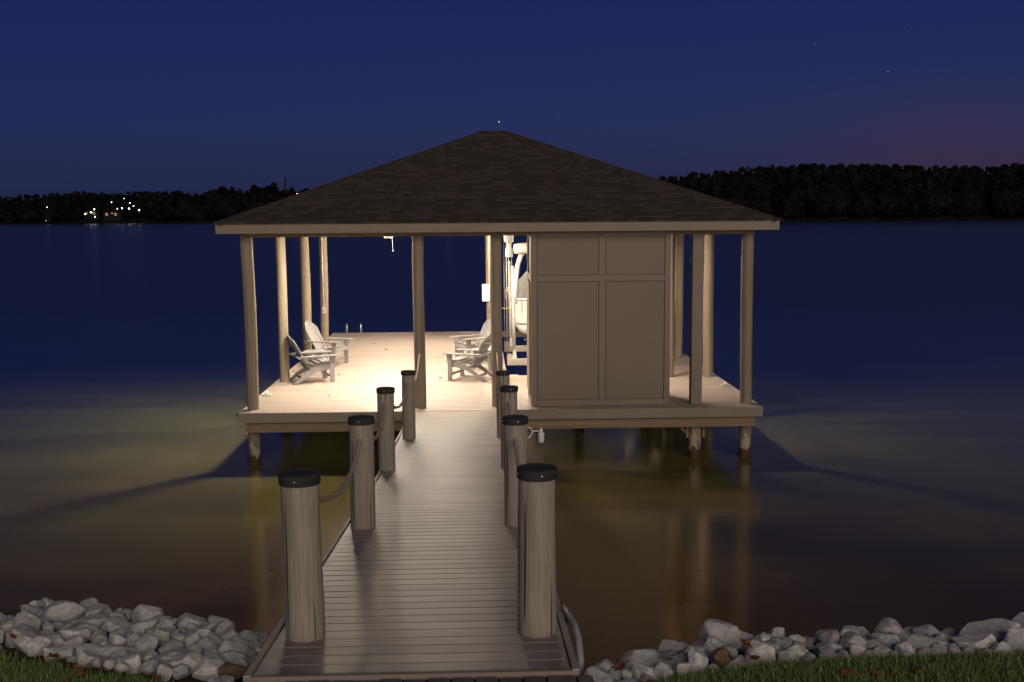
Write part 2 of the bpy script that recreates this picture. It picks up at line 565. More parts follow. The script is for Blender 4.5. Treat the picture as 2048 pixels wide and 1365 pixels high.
cp = MB()
def cap_run(a, b, w=.12):
    n_ = max(1, int((b-a).length/.14))
    dr = (b-a).normalized()
    sd = dr.cross(Vector((0, 0, 1))).normalized()
    up = sd.cross(dr)
    for i in range(n_):
        p, q = a.lerp(b, i/n_), a.lerp(b, min(1, (i+1.2)/n_))
        t = rnd(.6, .95)
        k0, k1 = up*.03, up*.016
        cp.add([p-sd*w-up*.02, p+k0, p+sd*w-up*.02, q-sd*w-up*.034, q+k1, q+sd*w-up*.034, p-sd*w-up*.035, p+k0-up*.03, p+sd*w-up*.035],
               [(0, 1, 4, 3), (1, 2, 5, 4), (6, 7, 1, 0), (7, 8, 2, 1)], t)
for e, r1 in ((A[0], P0), (A[1], P1), (A[2], P1), (A[3], P0)): cap_run(e, r1)
cap_run(P0-Vector((.06, 0, 0)), P1+Vector((.06, 0, 0)), .14)
cp.build('ridge_cap', M['shingle'], roof)
for ya in (EYF, EYB-.03):
    f = MB()
    f.box(EXL, EXR, ya, ya+.03, EZB, EZT-.012)
    f.build('fascia', M['fascia'], roof, .004, 1)
for xa in (EXL, EXR-.03):
    f = MB()
    f.box(xa, xa+.03, EYF+.032, EYB-.032, EZB, EZT-.012)
    f.build('fascia', M['fasciay'], roof, .004, 1)
f = MB()
yq = EYF+.035
while yq < EYB-.08:
    f.box(EXL+.033, EXR-.033, yq+.002, min(EYB-.035, yq+.098), BEAM+.17, BEAM+.19, rnd(.85, 1.1))
    yq += .1
f.build('ceiling', M['ceil'], roof)

# storage room
KX0, KX1, KY0, KY1 = 5.25, 7.543, 17.457, 18.74
KZ = BEAM+.06
k = MB()
k.box(KX0+.03, KX1-.03, KY0+.03, KY1-.03, .005, KZ)
room = k.build('storage_room', M['panel'], house)
def trim(x0, x1, z0, z1, rel=.0, y=KY0):
    tr_ = MB()
    tr_.box(x0, x1, y-rel, y+.035, z0, z1)
    tr_.build('trim', M['paneltrim'], room, .004, 1)
xm = (KX0+KX1)/2+.02
zr = 2.115
trim(KX0, KX0+.095, .006, KZ)
trim(KX1-.095, KX1, .006, KZ)
trim(xm-.05, xm+.05, .11, zr-.05, -.003)
trim(xm-.05, xm+.05, zr+.052, KZ-.09, -.003)
trim(KX0+.096, KX1-.096, .006, .108, -.002)
trim(KX0+.096, KX1-.096, zr-.048, zr+.05, -.001)
trim(KX0+.096, KX1-.096, KZ-.088, KZ, -.002)
for xa, xb in ((KX0+.096, xm-.051), (xm+.051, KX1-.096)):
    for za, zb in ((.109, zr-.049), (zr+.051, KZ-.089)):
        e = .012
        pn = MB()
        pn.box(xa+e, xb-e, KY0+.012, KY0+.029, za+e, zb-e, rnd(.97, 1.02))
        pn.build('panel', M['panel'], room, .003, 1)
def side_trim(*a):
    tr_ = MB()
    tr_.box(*a)
    tr_.build('side_trim', M['paneltrim'], room, .003, 1)
for xs, sg in ((KX0, 1), (KX1, -1)):
    for ya, yb in ((KY0+.036, KY0+.13), (KY1-.1, KY1)):
        side_trim(min(xs, xs+sg*.03), max(xs, xs+sg*.03), ya, yb, .006, KZ)
    for za, zb in ((.006, .10), (zr-.05, zr+.05), (KZ-.09, KZ)):
        side_trim(min(xs+sg*.003, xs+sg*.03), max(xs+sg*.003, xs+sg*.03), KY0+.131, KY1-.101, za, zb)
dr_ = MB()
dr_.box(KX0-.02, KX0+.028, KY0+.20, KY1-.16, .16, zr-.08)
door = dr_.build('door', M['panel'], room, .004, 1)
dr_ = MB()
dr_.tube([(KX0-.022, KY1-.22, 1.0), (KX0-.06, KY1-.22, 1.0), (KX0-.06, KY1-.33, 1.0)], .011, 8)
dr_.build('handle', M['steel'], door)

# ------------------------------------------------------------------ gangway
GS = .101
def gz(y): return GS*(Y0-y)
def gl(y): return 3.39+(.01*(y-4.27)/5.7 if y < 10 else .01-.12*(y-10)/7.2)
def gr(y): return 4.777+(.004*(y-4.27)/5.7 if y < 10 else .004+.10*(y-10)/7.2)
GY0 = 4.245
gang = empty('gangway', (4.08, GY0, gz(GY0)))
tag(gang, 'long taupe plank gangway sloping from the lawn down to the lit boathouse deck', 'gangway')
def gbuild(mb, name, mat, parent=gang, bevel=0.):
    o = MB.build(mb, name, mat, parent, bevel, 1)
    for vx in o.data.vertices: vx.co -= gang.location
    return o
g_ = MB()
y = GY0+.03
while y < Y0-.02:
    ya, yb = y+.0045, min(y+pitch_b-.0045, Y0-.006)
    t = rnd(.86, 1.08)
    lo = [(gl(ya)+.034, ya, gz(ya)-.03), (gr(ya)-.034, ya, gz(ya)-.03), (gr(yb)-.034, yb, gz(yb)-.03), (gl(yb)+.034, yb, gz(yb)-.03)]
    g_.hexa(lo, [(q[0], q[1], q[2]+.03) for q in lo], t)
    y += pitch_b
gbuild(g_, 'boards', M['deck'], bevel=.003)
for side in (0, 1):
    seq = [GY0, 7.3, 10., 12.7, Y0-.004]
    for ya, yb in zip(seq[:-1], seq[1:]):
        g_ = MB()
        yb -= .004
        fn = gr if side else gl
        xa, xb = fn(ya), fn(yb)
        w0, w1 = (-.03, 0) if side else (0, .03)
        lo = [(xa+w0, ya, gz(ya)-.19), (xa+w1, ya, gz(ya)-.19), (xb+w1, yb, gz(yb)-.19), (xb+w0, yb, gz(yb)-.19)]
        g_.hexa(lo, [(q[0], q[1], q[2]+.199) for q in lo], rnd(1., 1.2))
        gbuild(g_, 'side_board', M['rimy'], bevel=.003)
g_ = MB()
lo = [(gl(GY0), GY0-.004, gz(GY0)-.16), (gr(GY0), GY0-.004, gz(GY0)-.16), (gr(GY0), GY0+.026, gz(GY0)-.16), (gl(GY0), GY0+.026, gz(GY0)-.16)]
g_.hexa(lo, [(q[0], q[1], q[2]+.163) for q in lo])
gbuild(g_, 'end_board', M['rim'], bevel=.003)
for xo in (.12, .68, 1.24):
    g_ = MB()
    ya, yb = GY0+.1, Y0-.05
    lo = [(3.4+xo, ya, gz(ya)-.22), (3.44+xo, ya, gz(ya)-.22), (3.44+xo, yb, gz(yb)-.22), (3.4+xo, yb, gz(yb)-.22)]
    g_.hexa(lo, [(q[0], q[1], q[2]+.185) for q in lo])
    gbuild(g_, 'stringer', M['beamy'])

# pilings: (side, x, y, top z, radius)
PIL = [('left', 3.551, 4.815, 2.026, .090), ('right', 4.636, 4.815, 2.036, .089),
       ('left', 3.546, 7.456, 1.779, .0875), ('right', 4.629, 7.456, 1.764, .0865),
       ('left', 3.467, 10.385, 1.503, .085), ('right', 4.674, 10.385, 1.503, .085),
       ('left', 3.509, 13.145, 1.262, .086), ('right', 4.682, 13.145, 1.245, .085)]
WHICH = {0: 'nearest the lawn', 1: 'second from the lawn', 2: 'third from the lawn', 3: 'nearest the boathouse'}
piling_hole = {}
for i, (sd, x, y, zt, r) in enumerate(PIL):
    z0 = max(-2.5, .1) if i < 2 else -2.5
    o = empty('piling', (x, y, gz(y)))
    tag(o, 'grey timber piling with black cap, %s on the %s of the gangway' % (WHICH[i//2], sd), 'piling', 'capped pilings along the gangway')
    p = MB()
    pole_tube(p, 0, 0, (z0 if i > 1 else .3)-gz(y), zt-.02-gz(y), r*1.03, r*.965, 40+i, 28, 16, .006)
    p.build('pole', M['piling'], o)
    c = MB()
    zc = zt-gz(y)
    rr = r*1.05
    c.lathe([(rr*.99, zc-.046), (rr, zc-.044), (rr, zc-.034), (rr*1.01, zc-.032), (rr*1.01, zc-.007), (rr*.995, zc-.002), (rr*.9, zc+.002), (rr*.5, zc+.006), (.004, zc+.008)], seg=36)
    cap = c.build('cap', M['black'], o)
    for a in ((-95, 10, 190) if sd == 'left' else (-80, 20, 200)):
        sc_ = MB()
        ax, ay = math.cos(R(a)), math.sin(R(a))
        sc_.tube([(ax*rr*1.0, ay*rr*1.0, zc-.02), (ax*rr*1.035, ay*rr*1.035, zc-.02)], .0045, 8)
        sc_.build('screw', M['alu'], cap)
    piling_hole[(sd, i//2)] = Vector((x, y, zt-.135))

# ropes slung from piling to piling and on to the boathouse posts
def rope(p, q, sag, label, dip=.5):
    mb = MB()
    n = 130
    path = []
    for i in range(n+1):
        t = i/n
        w = t**(math.log(.5)/math.log(dip))
        path.append(p.lerp(q, t)+Vector((0, 0, -sag*4*w*(1-w))))
    mb.tube(path, .0138, 12, 1., twist=lambda i, a: 1+.16*math.cos(3*(a-i*.42)))
    base = p.copy()
    o = mb.build('rope', M['rope'])
    for vx in o.data.vertices: vx.co -= base
    o.location = base
    tag(o, label, 'rope', 'ropes slung along the gangway')
NAME = ('first', 'second', 'third', 'fourth')
for sd, pcx in (('left', PC1), ('right', PC2)):
    for i in range(3):
        p, q = piling_hole[(sd, i)].copy(), piling_hole[(sd, i+1)].copy()
        p.y += .05
        q.y -= .05
        rope(p, q, .19, 'tan rope between the %s and %s pilings from the lawn on the %s side' % (NAME[i], NAME[i+1], sd), .57)
    p = piling_hole[(sd, 3)].copy()
    p.y += .05
    rope(p, Vector((pcx, ST[0]-.085, .90)), .22, 'tan twisted rope from the last %s piling to a boathouse post' % sd, .5)

# conduit and little fittings of the gangway
c = MB()
cp0 = Vector((4.70, 4.98, gz(4.98)+.05))
c.tube([Vector((4.80, 5.30, gz(5.3)-.10)), Vector((4.79, 5.15, gz(5.15)+.02)), Vector((4.80, 5.02, 1.245)), Vector((4.815, 4.90, 1.25)), Vector((4.825, 4.80, 1.22)),
        Vector((4.828, 4.72, 1.15)), Vector((4.828, 4.70, 1.0)), Vector((4.828, 4.70, .8))], .0165, 14)
o = c.build('conduit', M['conduit'])
tag(o, 'grey bent conduit pipe going into the rocks beside the right gangway edge', 'pipe')
c = MB()
c.box(4.548, 4.560, 4.905, 4.922, gz(4.9)+.10, gz(4.9)+.58)
o = c.build('metal_strip', M['conduit'])
s_ = MB()
s_.tube([(4.554, 4.910, gz(4.9)+.55), (4.554, 4.898, gz(4.9)+.55)], .008, 8)
s_.build('bolt', M['alu'], o)
tag(o, 'thin grey metal strip standing behind the nearest right piling', 'metal strip')
# hanging fitting beside the second right piling
hx, hy = 4.815, 7.50
hz = 1.705
o = empty('hanging_fitting', (hx, hy, hz-.12))
o.scale = (.8, .8, .8)
tag(o, 'small white bottle shaped fitting hanging from a bracket beside the second right piling', 'fitting')
b = MB()
b.lathe([(.022, -.02), (.024, -.018), (.030, .055), (.030, .062), (.018, .07), (.014, .08), (.016, .083), (.016, .092), (.009, .098), (.009, .108), (.004, .112)], seg=16)
b.build('bottle', M['white'], o)
b = MB()
b.tube([(-.145, -.02, .118), (-.12, -.02, .122), (-.09, -.01, .112), (-.085, 0, .09), (-.06, 0, .082), (-.012, 0, .083)], .006, 8)
b.tube([(-.145, -.02, .03), (-.12, -.02, .026), (-.098, -.01, .034), (-.088, 0, .055), (-.072, 0, .081)], .006, 8)
b.build('bracket', M['white'], o)

# ------------------------------------------------------------------ adirondack chairs
def make_chair():
    o = empty('adirondack_chair')
    # local: +x is the front, z up
    top = [(.33, .375), (.20, .372), (.06, .335), (-.08, .265), (-.20, .185), (-.33, .085), (-.46, 0.)]
    bot = [(-.345, 0.), (-.22, .085), (-.08, .165), (.05, .225), (.20, .255), (.33, .26)]
    for s in (-1, 1):
        a = MB()
        a.prism(top+bot, s*.255-.014, s*.255+.014, 'y')
        a.build('side_rail', M['chair'], o, .005, 2)
        l = MB()
        l.prism([(.27, 0), (.36, 0), (.36, .30), (.385, .505), (.27, .505)], s*.288-.015, s*.288+.015, 'y')
        l.build('leg', M['chair'], o, .005, 2)
        ar = MB()
        w = s*.315
        pts = [(.44, w-.055), (.455, w), (.44, w+.055), (.30, w+.068), (0, w+.058), (-.25, w+.02), (-.36, w-s*.01+.012), (-.37, w-s*.02-.012), (-.25, w-.045), (0, w-.05), (.30, w-.062)]
        ar.prism(pts, .507, .531, 'z')
        ar.build('armrest', M['chair'], o, .006, 2)
    # seat slats
    st = MB()
    pos = [(.345, .352, 80), (.275, .392, 8), (.185, .388, -8), (.095, .362, -20), (.01, .325, -27), (-.07, .283, -31)]
    for x, z, ang in pos:
        ca, sa = math.cos(R(ang)), math.sin(R(ang))
        hw, th = .041, .011
        def W(u, v): return (x+u*ca-v*(-sa)*-1, z-u*sa*-1*1+v*ca)
        pr = [(x+u*ca-v*sa, z+u*sa+v*ca) for u, v in ((-hw, -th), (hw, -th), (hw, th), (-hw, th))]
        if ang == 80: pr = [(.352, .30), (.374, .30), (.374, .385), (.352, .385)]
        else: pr = [(x+u*math.cos(R(-ang))+v*math.sin(R(-ang)), z-u*math.sin(R(-ang))+v*math.cos(R(-ang))) for u, v in ((-hw, -th), (hw, -th), (hw, th), (-hw, th))]
        st.prism(pr, -.272, .272, 'y')
    st.build('seat', M['chair'], o, .004, 2)
    # back slats: a fan leaning back
    bk = MB()
    nsl = 6
    B0, B1 = Vector((-.10, 0, .235)), Vector((-.47, 0, .93))
    upv = (B1-B0)
    nrm = Vector((upv.z, 0, -upv.x)).normalized()
    for i in range(nsl):
        c0 = (i-(nsl-1)/2)
        y0, y1 = c0*.074, c0*.092
        h0, h1 = .0345, .043
        cur0, cur1 = .003*c0*c0, .004*c0*c0        # gently dished
        tl = 1-.032*c0*c0
        pts = []
        for (yy, hh, t) in ((y0, h0, 0.), (y1, h1, tl)):
            for sgn in (-1, 1):
                ye = yy+sgn*hh
                tt = t
                if t > 0:
                    cc = ye/.092
                    tt = 1.0-.030*cc*cc-.002*abs(cc)
                yl = (y0+sgn*h0)*(1-tt)+(y1+sgn*h1)*tt
                pts.append(B0+upv*tt+Vector((0, yl, 0))+nrm*(cur0*(1-tt)+cur1*tt))
        a0, a1, b0, b1 = pts
        t_ = nrm*.010
        bk.hexa([a0-t_, a0+t_, a1+t_, a1-t_], [b0-t_, b0+t_, b1+t_, b1-t_], rnd(.97, 1.02))
    bk.build('backrest', M['chair'], o, .004, 2)
    def arcbar(t, wid, h, drop, off):
        cb = MB()
        pts_o = []
        for j in range(13):
            yy = -wid+2*wid*j/12
            c0 = yy/.083
            p = B0+upv*t+nrm*(.004*c0*c0*.9-off)
            pts_o.append(Vector((p.x, yy, p.z)))
        for j in range(12):
            a, b = pts_o[j], pts_o[j+1]
            th = nrm*.012
            u = upv.normalized()*h
            cb.hexa([a-th-u, a+th-u, b+th-u, b-th-u], [a-th+u, a+th+u, b+th+u, b-th+u])
        cb.build('back_bar', M['chair'], o)
    arcbar(.70, .225, .020, 0, .024)
    arcbar(.12, .25, .025, 0, .024)
    cb = MB()
    cb.box(-.335, -.255, -.33, .33, .481, .506)
    cb.build('back_bar', M['chair'], o)
    for a in ((.285, .31, -.24, .24, .10, .145), (-.26, -.235, -.24, .24, .075, .125)):
        cb = MB()
        cb.box(*a)
        cb.build('stretcher', M['chair'], o, .004, 1)
    return o
chair = make_chair()
CH_POS = [(1.20, 20.47, 22, 'grey adirondack chair seen side-on beside the second left post, nearer of the left pair'),
          (1.16, 22.78, -20, 'grey adirondack chair turned towards the gangway by the left posts, farther of the left pair'),
          (4.24, 20.53, 157, 'grey adirondack chair with its back by the right middle post, nearer of the right pair'),
          (4.33, 23.10, 208, 'grey adirondack chair by the electrical box post, farther of the right pair')]
for i, (x, y, a, lab) in enumerate(CH_POS):
    o = chair if i == 0 else copy_tree(chair)
    o.location = (x, y, 0.001)
    o.rotation_euler.z = R(a)
    tag(o, lab, 'chair', 'adirondack chairs on the deck')

def make_table():
    o = empty('side_table')
    t = MB()
    for j in range(5):
        y = -.168+.084*j
        hw = .22-.03*abs(j-2)*abs(j-2)*.4
        t.box(-hw, hw, y-.039, y+.039, .418, .442)
    t.build('tabletop', M['chair'], o, .004, 2)
    for sx in (-1, 1):
        for sy in (-1, 1):
            l = MB()
            l.hexa([(sx*.17-.022, sy*.15-.015, 0), (sx*.17+.022, sy*.15-.015, 0), (sx*.17+.022, sy*.15+.015, 0), (sx*.17-.022, sy*.15+.015, 0)],
                   [(sx*.14-.028, sy*.13-.015, .394), (sx*.14+.028, sy*.13-.015, .394), (sx*.14+.028, sy*.13+.015, .394), (sx*.14-.028, sy*.13+.015, .394)])
            l.build('leg', M['chair'], o, .004, 1)
    for a in ((-.165, .165, -.142, -.118, .394, .416), (-.165, .165, .118, .142, .394, .416)):
        q = MB()
        q.box(*a)
        q.build('apron', M['chair'], o)
    for a in ((-.02, .02, -.119, .119, .205, .225), (-.15, .15, -.140, -.120, .20, .235), (-.15, .15, .120, .140, .20, .235)):
        q = MB()
        q.box(*a)
        q.build('stretcher', M['chair'], o)
    return o
tb = make_table()
tb.location = (1.08, 21.62, .001)
tb.rotation_euler.z = R(4)
tag(tb, 'small grey slatted side table between the two left chairs', 'table', 'side tables between the chairs')
t2 = copy_tree(tb)
t2.location = (4.46, 21.62, .001)
t2.rotation_euler.z = R(-8)
tag(t2, 'small grey slatted side table between the two right chairs', 'table', 'side tables between the chairs')

# ------------------------------------------------------------------ lamps and ceiling fan under the roof
LZ = BEAM+.169
lamp_mesh = None
LAMPS = [(1.85, 19.05, 'round ceiling lamp under the front left of the roof'),
         (2.4, 22.7, 'weaker round ceiling lamp under the back left of the roof'),
         (2.3, 25.7, 'weaker round ceiling lamp nearest the swim ladder'),
         (3.68, 20.95, 'round ceiling lamp under the middle of the roof'),
         (7.0, 19.6, 'round ceiling lamp behind the storage room'),
         (5.3, 25.3, 'round ceiling lamp over the boat lift at the back')]
def make_lamp():
    o = empty('ceiling_lamp')
    h = MB()
    h.lathe([(.02, -.032), (.26, -.032), (.27, -.026), (.27, -.012), (.26, 0)], seg=24)
    h.build('housing', M['white'], o)
    g = MB()
    g.lathe([(.004, -.1215)]+[(.24*math.sin(R(a)), -.036-.085*math.cos(R(a))) for a in range(15, 120, 15)]+[(.21, -.034)], seg=28)
    g.build('bulb', M['bulb'], o)
    return o
lamp = make_lamp()
M['bulbdim'] = plain_mat('lamp glass lit dimly', (.9, .9, .85), .4, .3, emit=((1., .85, .66), 230.))
for i, (x, y, lab) in enumerate(LAMPS):
    o = lamp if i == 0 else copy_tree(lamp)     # the first lamp is a full-strength one
    o.location = (x, y, LZ-.001)
    if 'storage' in lab or 'weaker' in lab:                      # the lamps with smaller output
        for ch in o.children:
            if ch.name.startswith('bulb'):
                ch.data = ch.data.copy()
                ch.data.materials[0] = M['bulbdim']
    tag(o, lab, 'lamp', 'ceiling lamps under the boathouse roof')
FX, FY = 2.66, 21.0
fan = empty('ceiling_fan', (FX, FY, LZ-.001))
tag(fan, 'white ceiling fan with pull chain hanging under the roof left of the middle post', 'ceiling fan')
f = MB()
f.lathe([(.07, -.03), (.07, 0)], seg=20)
f.lathe([(.015, -.12), (.015, -.03)], seg=10)
f.lathe([(.05, -.255), (.10, -.25), (.115, -.21), (.10, -.15), (.05, -.12)], seg=24)
f.build('motor', M['white'], fan)
for k_ in range(5):
    a = R(72*k_+20)
    bl = MB()
    u, w = Vector((math.cos(a), math.sin(a), 0)), Vector((-math.sin(a), math.cos(a), .15))
    c0, c1 = u*.12, u*.62
    z = Vector((0, 0, -.185))
    q = [c0-w*.045, c1-w*.07, c1+w*.07, c0+w*.045]
    bl.hexa([p+z for p in q], [p+z+Vector((0, 0, .008)) for p in q])
    bl.build('blade', M['white'], fan, .003, 1)
f = MB()
f.lathe([(.03, -.283), (.075, -.281), (.085, -.27), (.085, -.256)], seg=24)
f.build('switch_cup', M['white'], fan)
f = MB()
f.tube([(.078, 0, -.27), (.08, 0, -.50)], .0045, 6)
f.lathe([(.003, -.535), (.011, -.53), (.009, -.51), (.004, -.495)], (.08, 0, 0), 10)
f.build('pull_chain', M['white'], fan)

# ------------------------------------------------------------------ boat lift, boat
lift = empty('boat_lift', (6.4, 22.7, 0))
tag(lift, 'pale metal boat lift with cables, guide poles and carriage beams in the slip', 'boat lift')
def lb(mb, name, mat, parent=None, bevel=0.):
    o = mb.build(name, mat, parent or lift, bevel, 1)
    for vx in o.data.vertices: vx.co -= lift.location
    return o
for yb_ in (21.6, 23.75):
    q = MB()
    q.box(4.97, 7.90, yb_-.05, yb_+.05, .225, .238)
    q.box(4.97, 7.90, yb_-.05, yb_+.05, .11, .123)
    q.box(4.97, 7.90, yb_-.006, yb_+.006, .123, .225)
    q.box(4.97, 7.90, yb_-.052, yb_-.040, .123, .225)
    lb(q, 'carriage_beam', M['galv'])
    for xe in (5.02, 7.85):
        q = MB()
        q.prism([(xe-.055, .239), (xe+.055, .239), (xe+.055, .30), (xe+.03, .345), (xe-.03, .345), (xe-.055, .30)], yb_-.03, yb_-.018)
        q.tube([(xe, yb_-.045, .295), (xe, yb_+.01, .295)], .016, 10)
        lb(q, 'pulley', M['galv'])
        for j, dx in enumerate((-.045, 0., .055)):
            q = MB()
            q.tube([(xe+dx, yb_, .29), (xe+dx*1.0, yb_, 2.72)], .0065, 6)
            lb(q, 'cable', M['cable'])
    for xe, ln in ((5.12, -.012), (7.74, .012)):
        q = MB()
        q.prism([(xe-.05, .239), (xe+.05, .239), (xe+.022, .42), (xe-.022, .42)], yb_-.035, yb_+.035)
        q.tube([(xe, yb_, .3), (xe+ln*2.5, yb_, 2.12)], .029, 14)
        lb(q, 'guide_pole', M['white'], bevel=.0)
for xe in (5.02, 7.85):
    q = MB()
    q.box(xe-.09, xe+.09, 21.3, 24.1, 2.71, 2.80)
    lb(q, 'top_beam', M['galv'], bevel=.004)
q = MB()
q.box(4.93, 5.12, 21.62, 21.9, 2.60, 2.705)
lb(q, 'gearbox', M['white'], bevel=.01)
q = MB()
q.lathe([(.07, 2.30), (.075, 2.305), (.075, 2.46), (.055, 2.48), (.05, 2.55), (.06, 2.56), (.06, 2.60)], (5.03, 21.72, 0), 20)
lb(q, 'motor', M['white'])
q = MB()
q.tube([(4.955, 21.52, 1.66), (4.955, 21.515, 1.58)], [.012, .02], 10)
q.tube([(4.955, 21.515, 1.585), (4.955, 21.515, 1.50), (4.955, 21.515, 1.44)], [.008, .016, .006], 8)
lb(q, 'hook', M['pink'])
q = MB()
q.tube([(4.76, 21.5, 1.33), (4.92, 21.5, 1.27), (5.02, 21.52, 1.29), (5.10, 21.55, 1.34)], .006, 6)
lb(q, 'cord', M['yellow'])

BX = 6.38
boat = empty('boat', (BX, 24.0, .3))
tag(boat, 'white motorboat with grey canvas cover and tower on the lift behind the storage room', 'boat')
def bb(mb, name, mat, parent=None):
    o = mb.build(name, mat, parent or boat)
    for vx in o.data.vertices: vx.co -= boat.location
    return o
YB, YS = 20.95, 27.3     # bow and stern
def hsec(t):
    """half section of the hull at t (0 bow, 1 stern), from keel to gunwale"""
    hb = 1.25*math.sin(min(1., t*2.6+.02)*math.pi/2)**.55*(1-.04*max(0, t-.6))
    rise = max(0, 1-t*3.2)**2
    keel = .36+.55*rise
    gun = 1.30+.22*max(0, 1-t*2.2)
    ch = .60+.34*rise
    return [(0, keel), (hb*.45, keel+(ch-keel)*.42), (hb*.78, ch-.03), (hb*.90, ch+.05), (hb*.955, ch+.18), (hb*.985, .5*(ch+gun)+.02), (hb, gun-.09), (hb+.02, gun-.06), (hb+.02, gun-.02), (hb, gun)]
NS = 26
hull = MB()
vs, npf = [], None
for i in range(NS+1):
    t = i/NS
    y = YB+(YS-YB)*t
    h = hsec(max(t, .004))
    npf = len(h)
    rake = .35*max(0, 1-t*5)
    for x, z in h: vs.append((BX-x, y+rake*(1.4-z), z))
    for x, z in h: vs.append((BX+x, y+rake*(1.4-z), z))
W2 = npf*2
fs, st_ = [], []
for i in range(NS):
    for s in (0, npf):
        for k_ in range(npf-1):
            a, b_ = i*W2+s+k_, i*W2+s+k_+1
            q = (a, b_, b_+W2, a+W2)
            fs.append(q if s else q[::-1])
fs.append(tuple([NS*W2+k_ for k_ in range(npf)]+[NS*W2+npf+k_ for k_ in range(npf-1, -1, -1)]))
fs.append(tuple([k_ for k_ in range(npf-1, -1, -1)]+[npf+k_ for k_ in range(npf)]))
hull.add(vs, fs, 1., True)
bb(hull, 'hull', M['gel'])
for s in (-1, 1):
    sp = MB()
    v = []
    for i in range(NS+1):
        t = i/NS
        h = hsec(max(t, .004))
        y = YB+(YS-YB)*t
        rake = .35*max(0, 1-t*5)
        (xa, za), (xb, zb) = h[4], h[5]
        for ff in (.20, .30):
            x, z = xa+(xb-xa)*ff+.006, za+(zb-za)*ff
            v.append((BX+s*x, y+rake*(1.4-z)-.004, z))
    sp.add(v, [(2*i, 2*i+1, 2*i+3, 2*i+2) if s < 0 else (2*i, 2*i+2, 2*i+3, 2*i+1) for i in range(NS)], 1., True)
    bb(sp, 'stripe', M['stripe'])
cv = MB()
v = []
NC = 14
for i in range(NS+1):
    t = .05+.95*i/NS
    h = hsec(t)
    y = YB+(YS-YB)*t
    hb, gun = h[-1]
    peak = .16+.62*math.exp(-((t-.42)/.20)**2)+.10*t
    for k_ in range(NC+1):
        a = -1+2*k_/NC
        zz = gun+.012+peak*(1-abs(a)**3.0)**.8 + .012*math.sin(i*2.1+k_*1.3)
        if k_ in (0, NC): zz = gun-.05
        v.append((BX+a*(hb+.03), y, zz))
cv.add(v, [(i*(NC+1)+k_, i*(NC+1)+k_+1, (i+1)*(NC+1)+k_+1, (i+1)*(NC+1)+k_) for i in range(NS) for k_ in range(NC)], 1., True)
cov = bb(cv, 'canvas_cover', M['canvas'])
md = cov.modifiers.new('thickness', 'SOLIDIFY')
md.thickness = .012
tw = MB()
for s in (-1, 1):
    tw.tube([(BX+s*1.24, 22.1, 1.32), (BX+s*1.235, 22.15, 1.55), (BX+s*1.20, 22.25, 1.85), (BX+s*1.15, 22.35, 2.12), (BX+s*1.08, 22.4, 2.32), (BX+s*.95, 22.4, 2.42)], [.062, .06, .052, .05, .05, .05], 14)
    tw.tube([(BX+s*1.235, 23.1, 1.32), (BX+s*1.20, 22.95, 1.7), (BX+s*1.13, 22.6, 2.2), (BX+s*1.06, 22.45, 2.34)], .035, 12)
tw.tube([(BX-1.0, 22.4, 2.40), (BX, 22.4, 2.45), (BX+1.0, 22.4, 2.40)], .05, 12)
bb(tw, 'tower', M['gel'])
tw = MB()
tw.tube([(BX-1.24, 22.30, 2.44), (BX-1.215, 22.30, 2.44), (BX-1.1, 22.30, 2.45), (BX, 22.30, 2.48), (BX+1.1, 22.30, 2.45), (BX+1.24, 22.30, 2.44)], [.085, .105, .11, .11, .11, .085], 16)
bb(tw, 'folded_sunshade', M['gel'])

# ------------------------------------------------------------------ small things on the boathouse
e = MB()
p = at(972, 586, 26.25)
e.box(p.x-.095, p.x+.085, 26.18, 26.30, p.z-.21, p.z+.21)
eb = e.build('electrical_box', M['white'], None, .012, 2)
bx = Vector((p.x, 26.24, p.z-.21))
for vx in eb.data.vertices: vx.co -= bx
eb.location = bx
e = MB()
e.box(-.09, .005, -.075, -.062, .01, .41)
e.build('cover', M['white'], eb, .006, 2)
e = MB()
e.tube([(.05, 0, 0), (.05, -.01, -.06), (.07, -.02, -.12), (.12, -.02, -.16)], .012, 8)
e.build('cable', M['conduit'], eb)
tag(eb, 'white electrical box mounted on the post behind the right chairs', 'electrical box')
e = MB()
px_ = PXL-.02
e.box(px_-.04, px_+.04, 26.195, 26.235, .78, .92)
ob = e.build('outlet_box', M['white'], None, .005, 2)
bx = Vector((px_, 26.22, .78))
for vx in ob.data.vertices: vx.co -= bx
ob.location = bx
e = MB()
e.tube([(0, -.005, .14), (0, -.005, 2.03)], .012, 8)
e.build('conduit', M['white'], ob)
e = MB()
e.box(-.022, .022, -.034, -.026, .03, .11)
e.build('cover', M['conduit'], ob)
tag(ob, 'white outlet box with thin conduit on the farthest left post', 'outlet')

lad = empty('swim_ladder', (1.05, YF+.03, 0))
tag(lad, 'aluminium swim ladder with two loop handles at the far left deck edge', 'ladder')
for dx in (-.19, .19):
    q = MB()
    q.tube([(dx, -.10, 0), (dx, -.10, .14), (dx, -.085, .205), (dx, -.04, .24), (dx, .03, .235), (dx, .07, .20), (dx, .085, .13), (dx, .085, -1.4)], .018, 12)
    q.build('handle', M['alu'], lad)
for z in (-.25, -.55, -.85, -1.15):
    q = MB()
    q.box(-.19, .19, .065, .105, z-.012, z+.012)
    q.build('rung', M['alu'], lad)

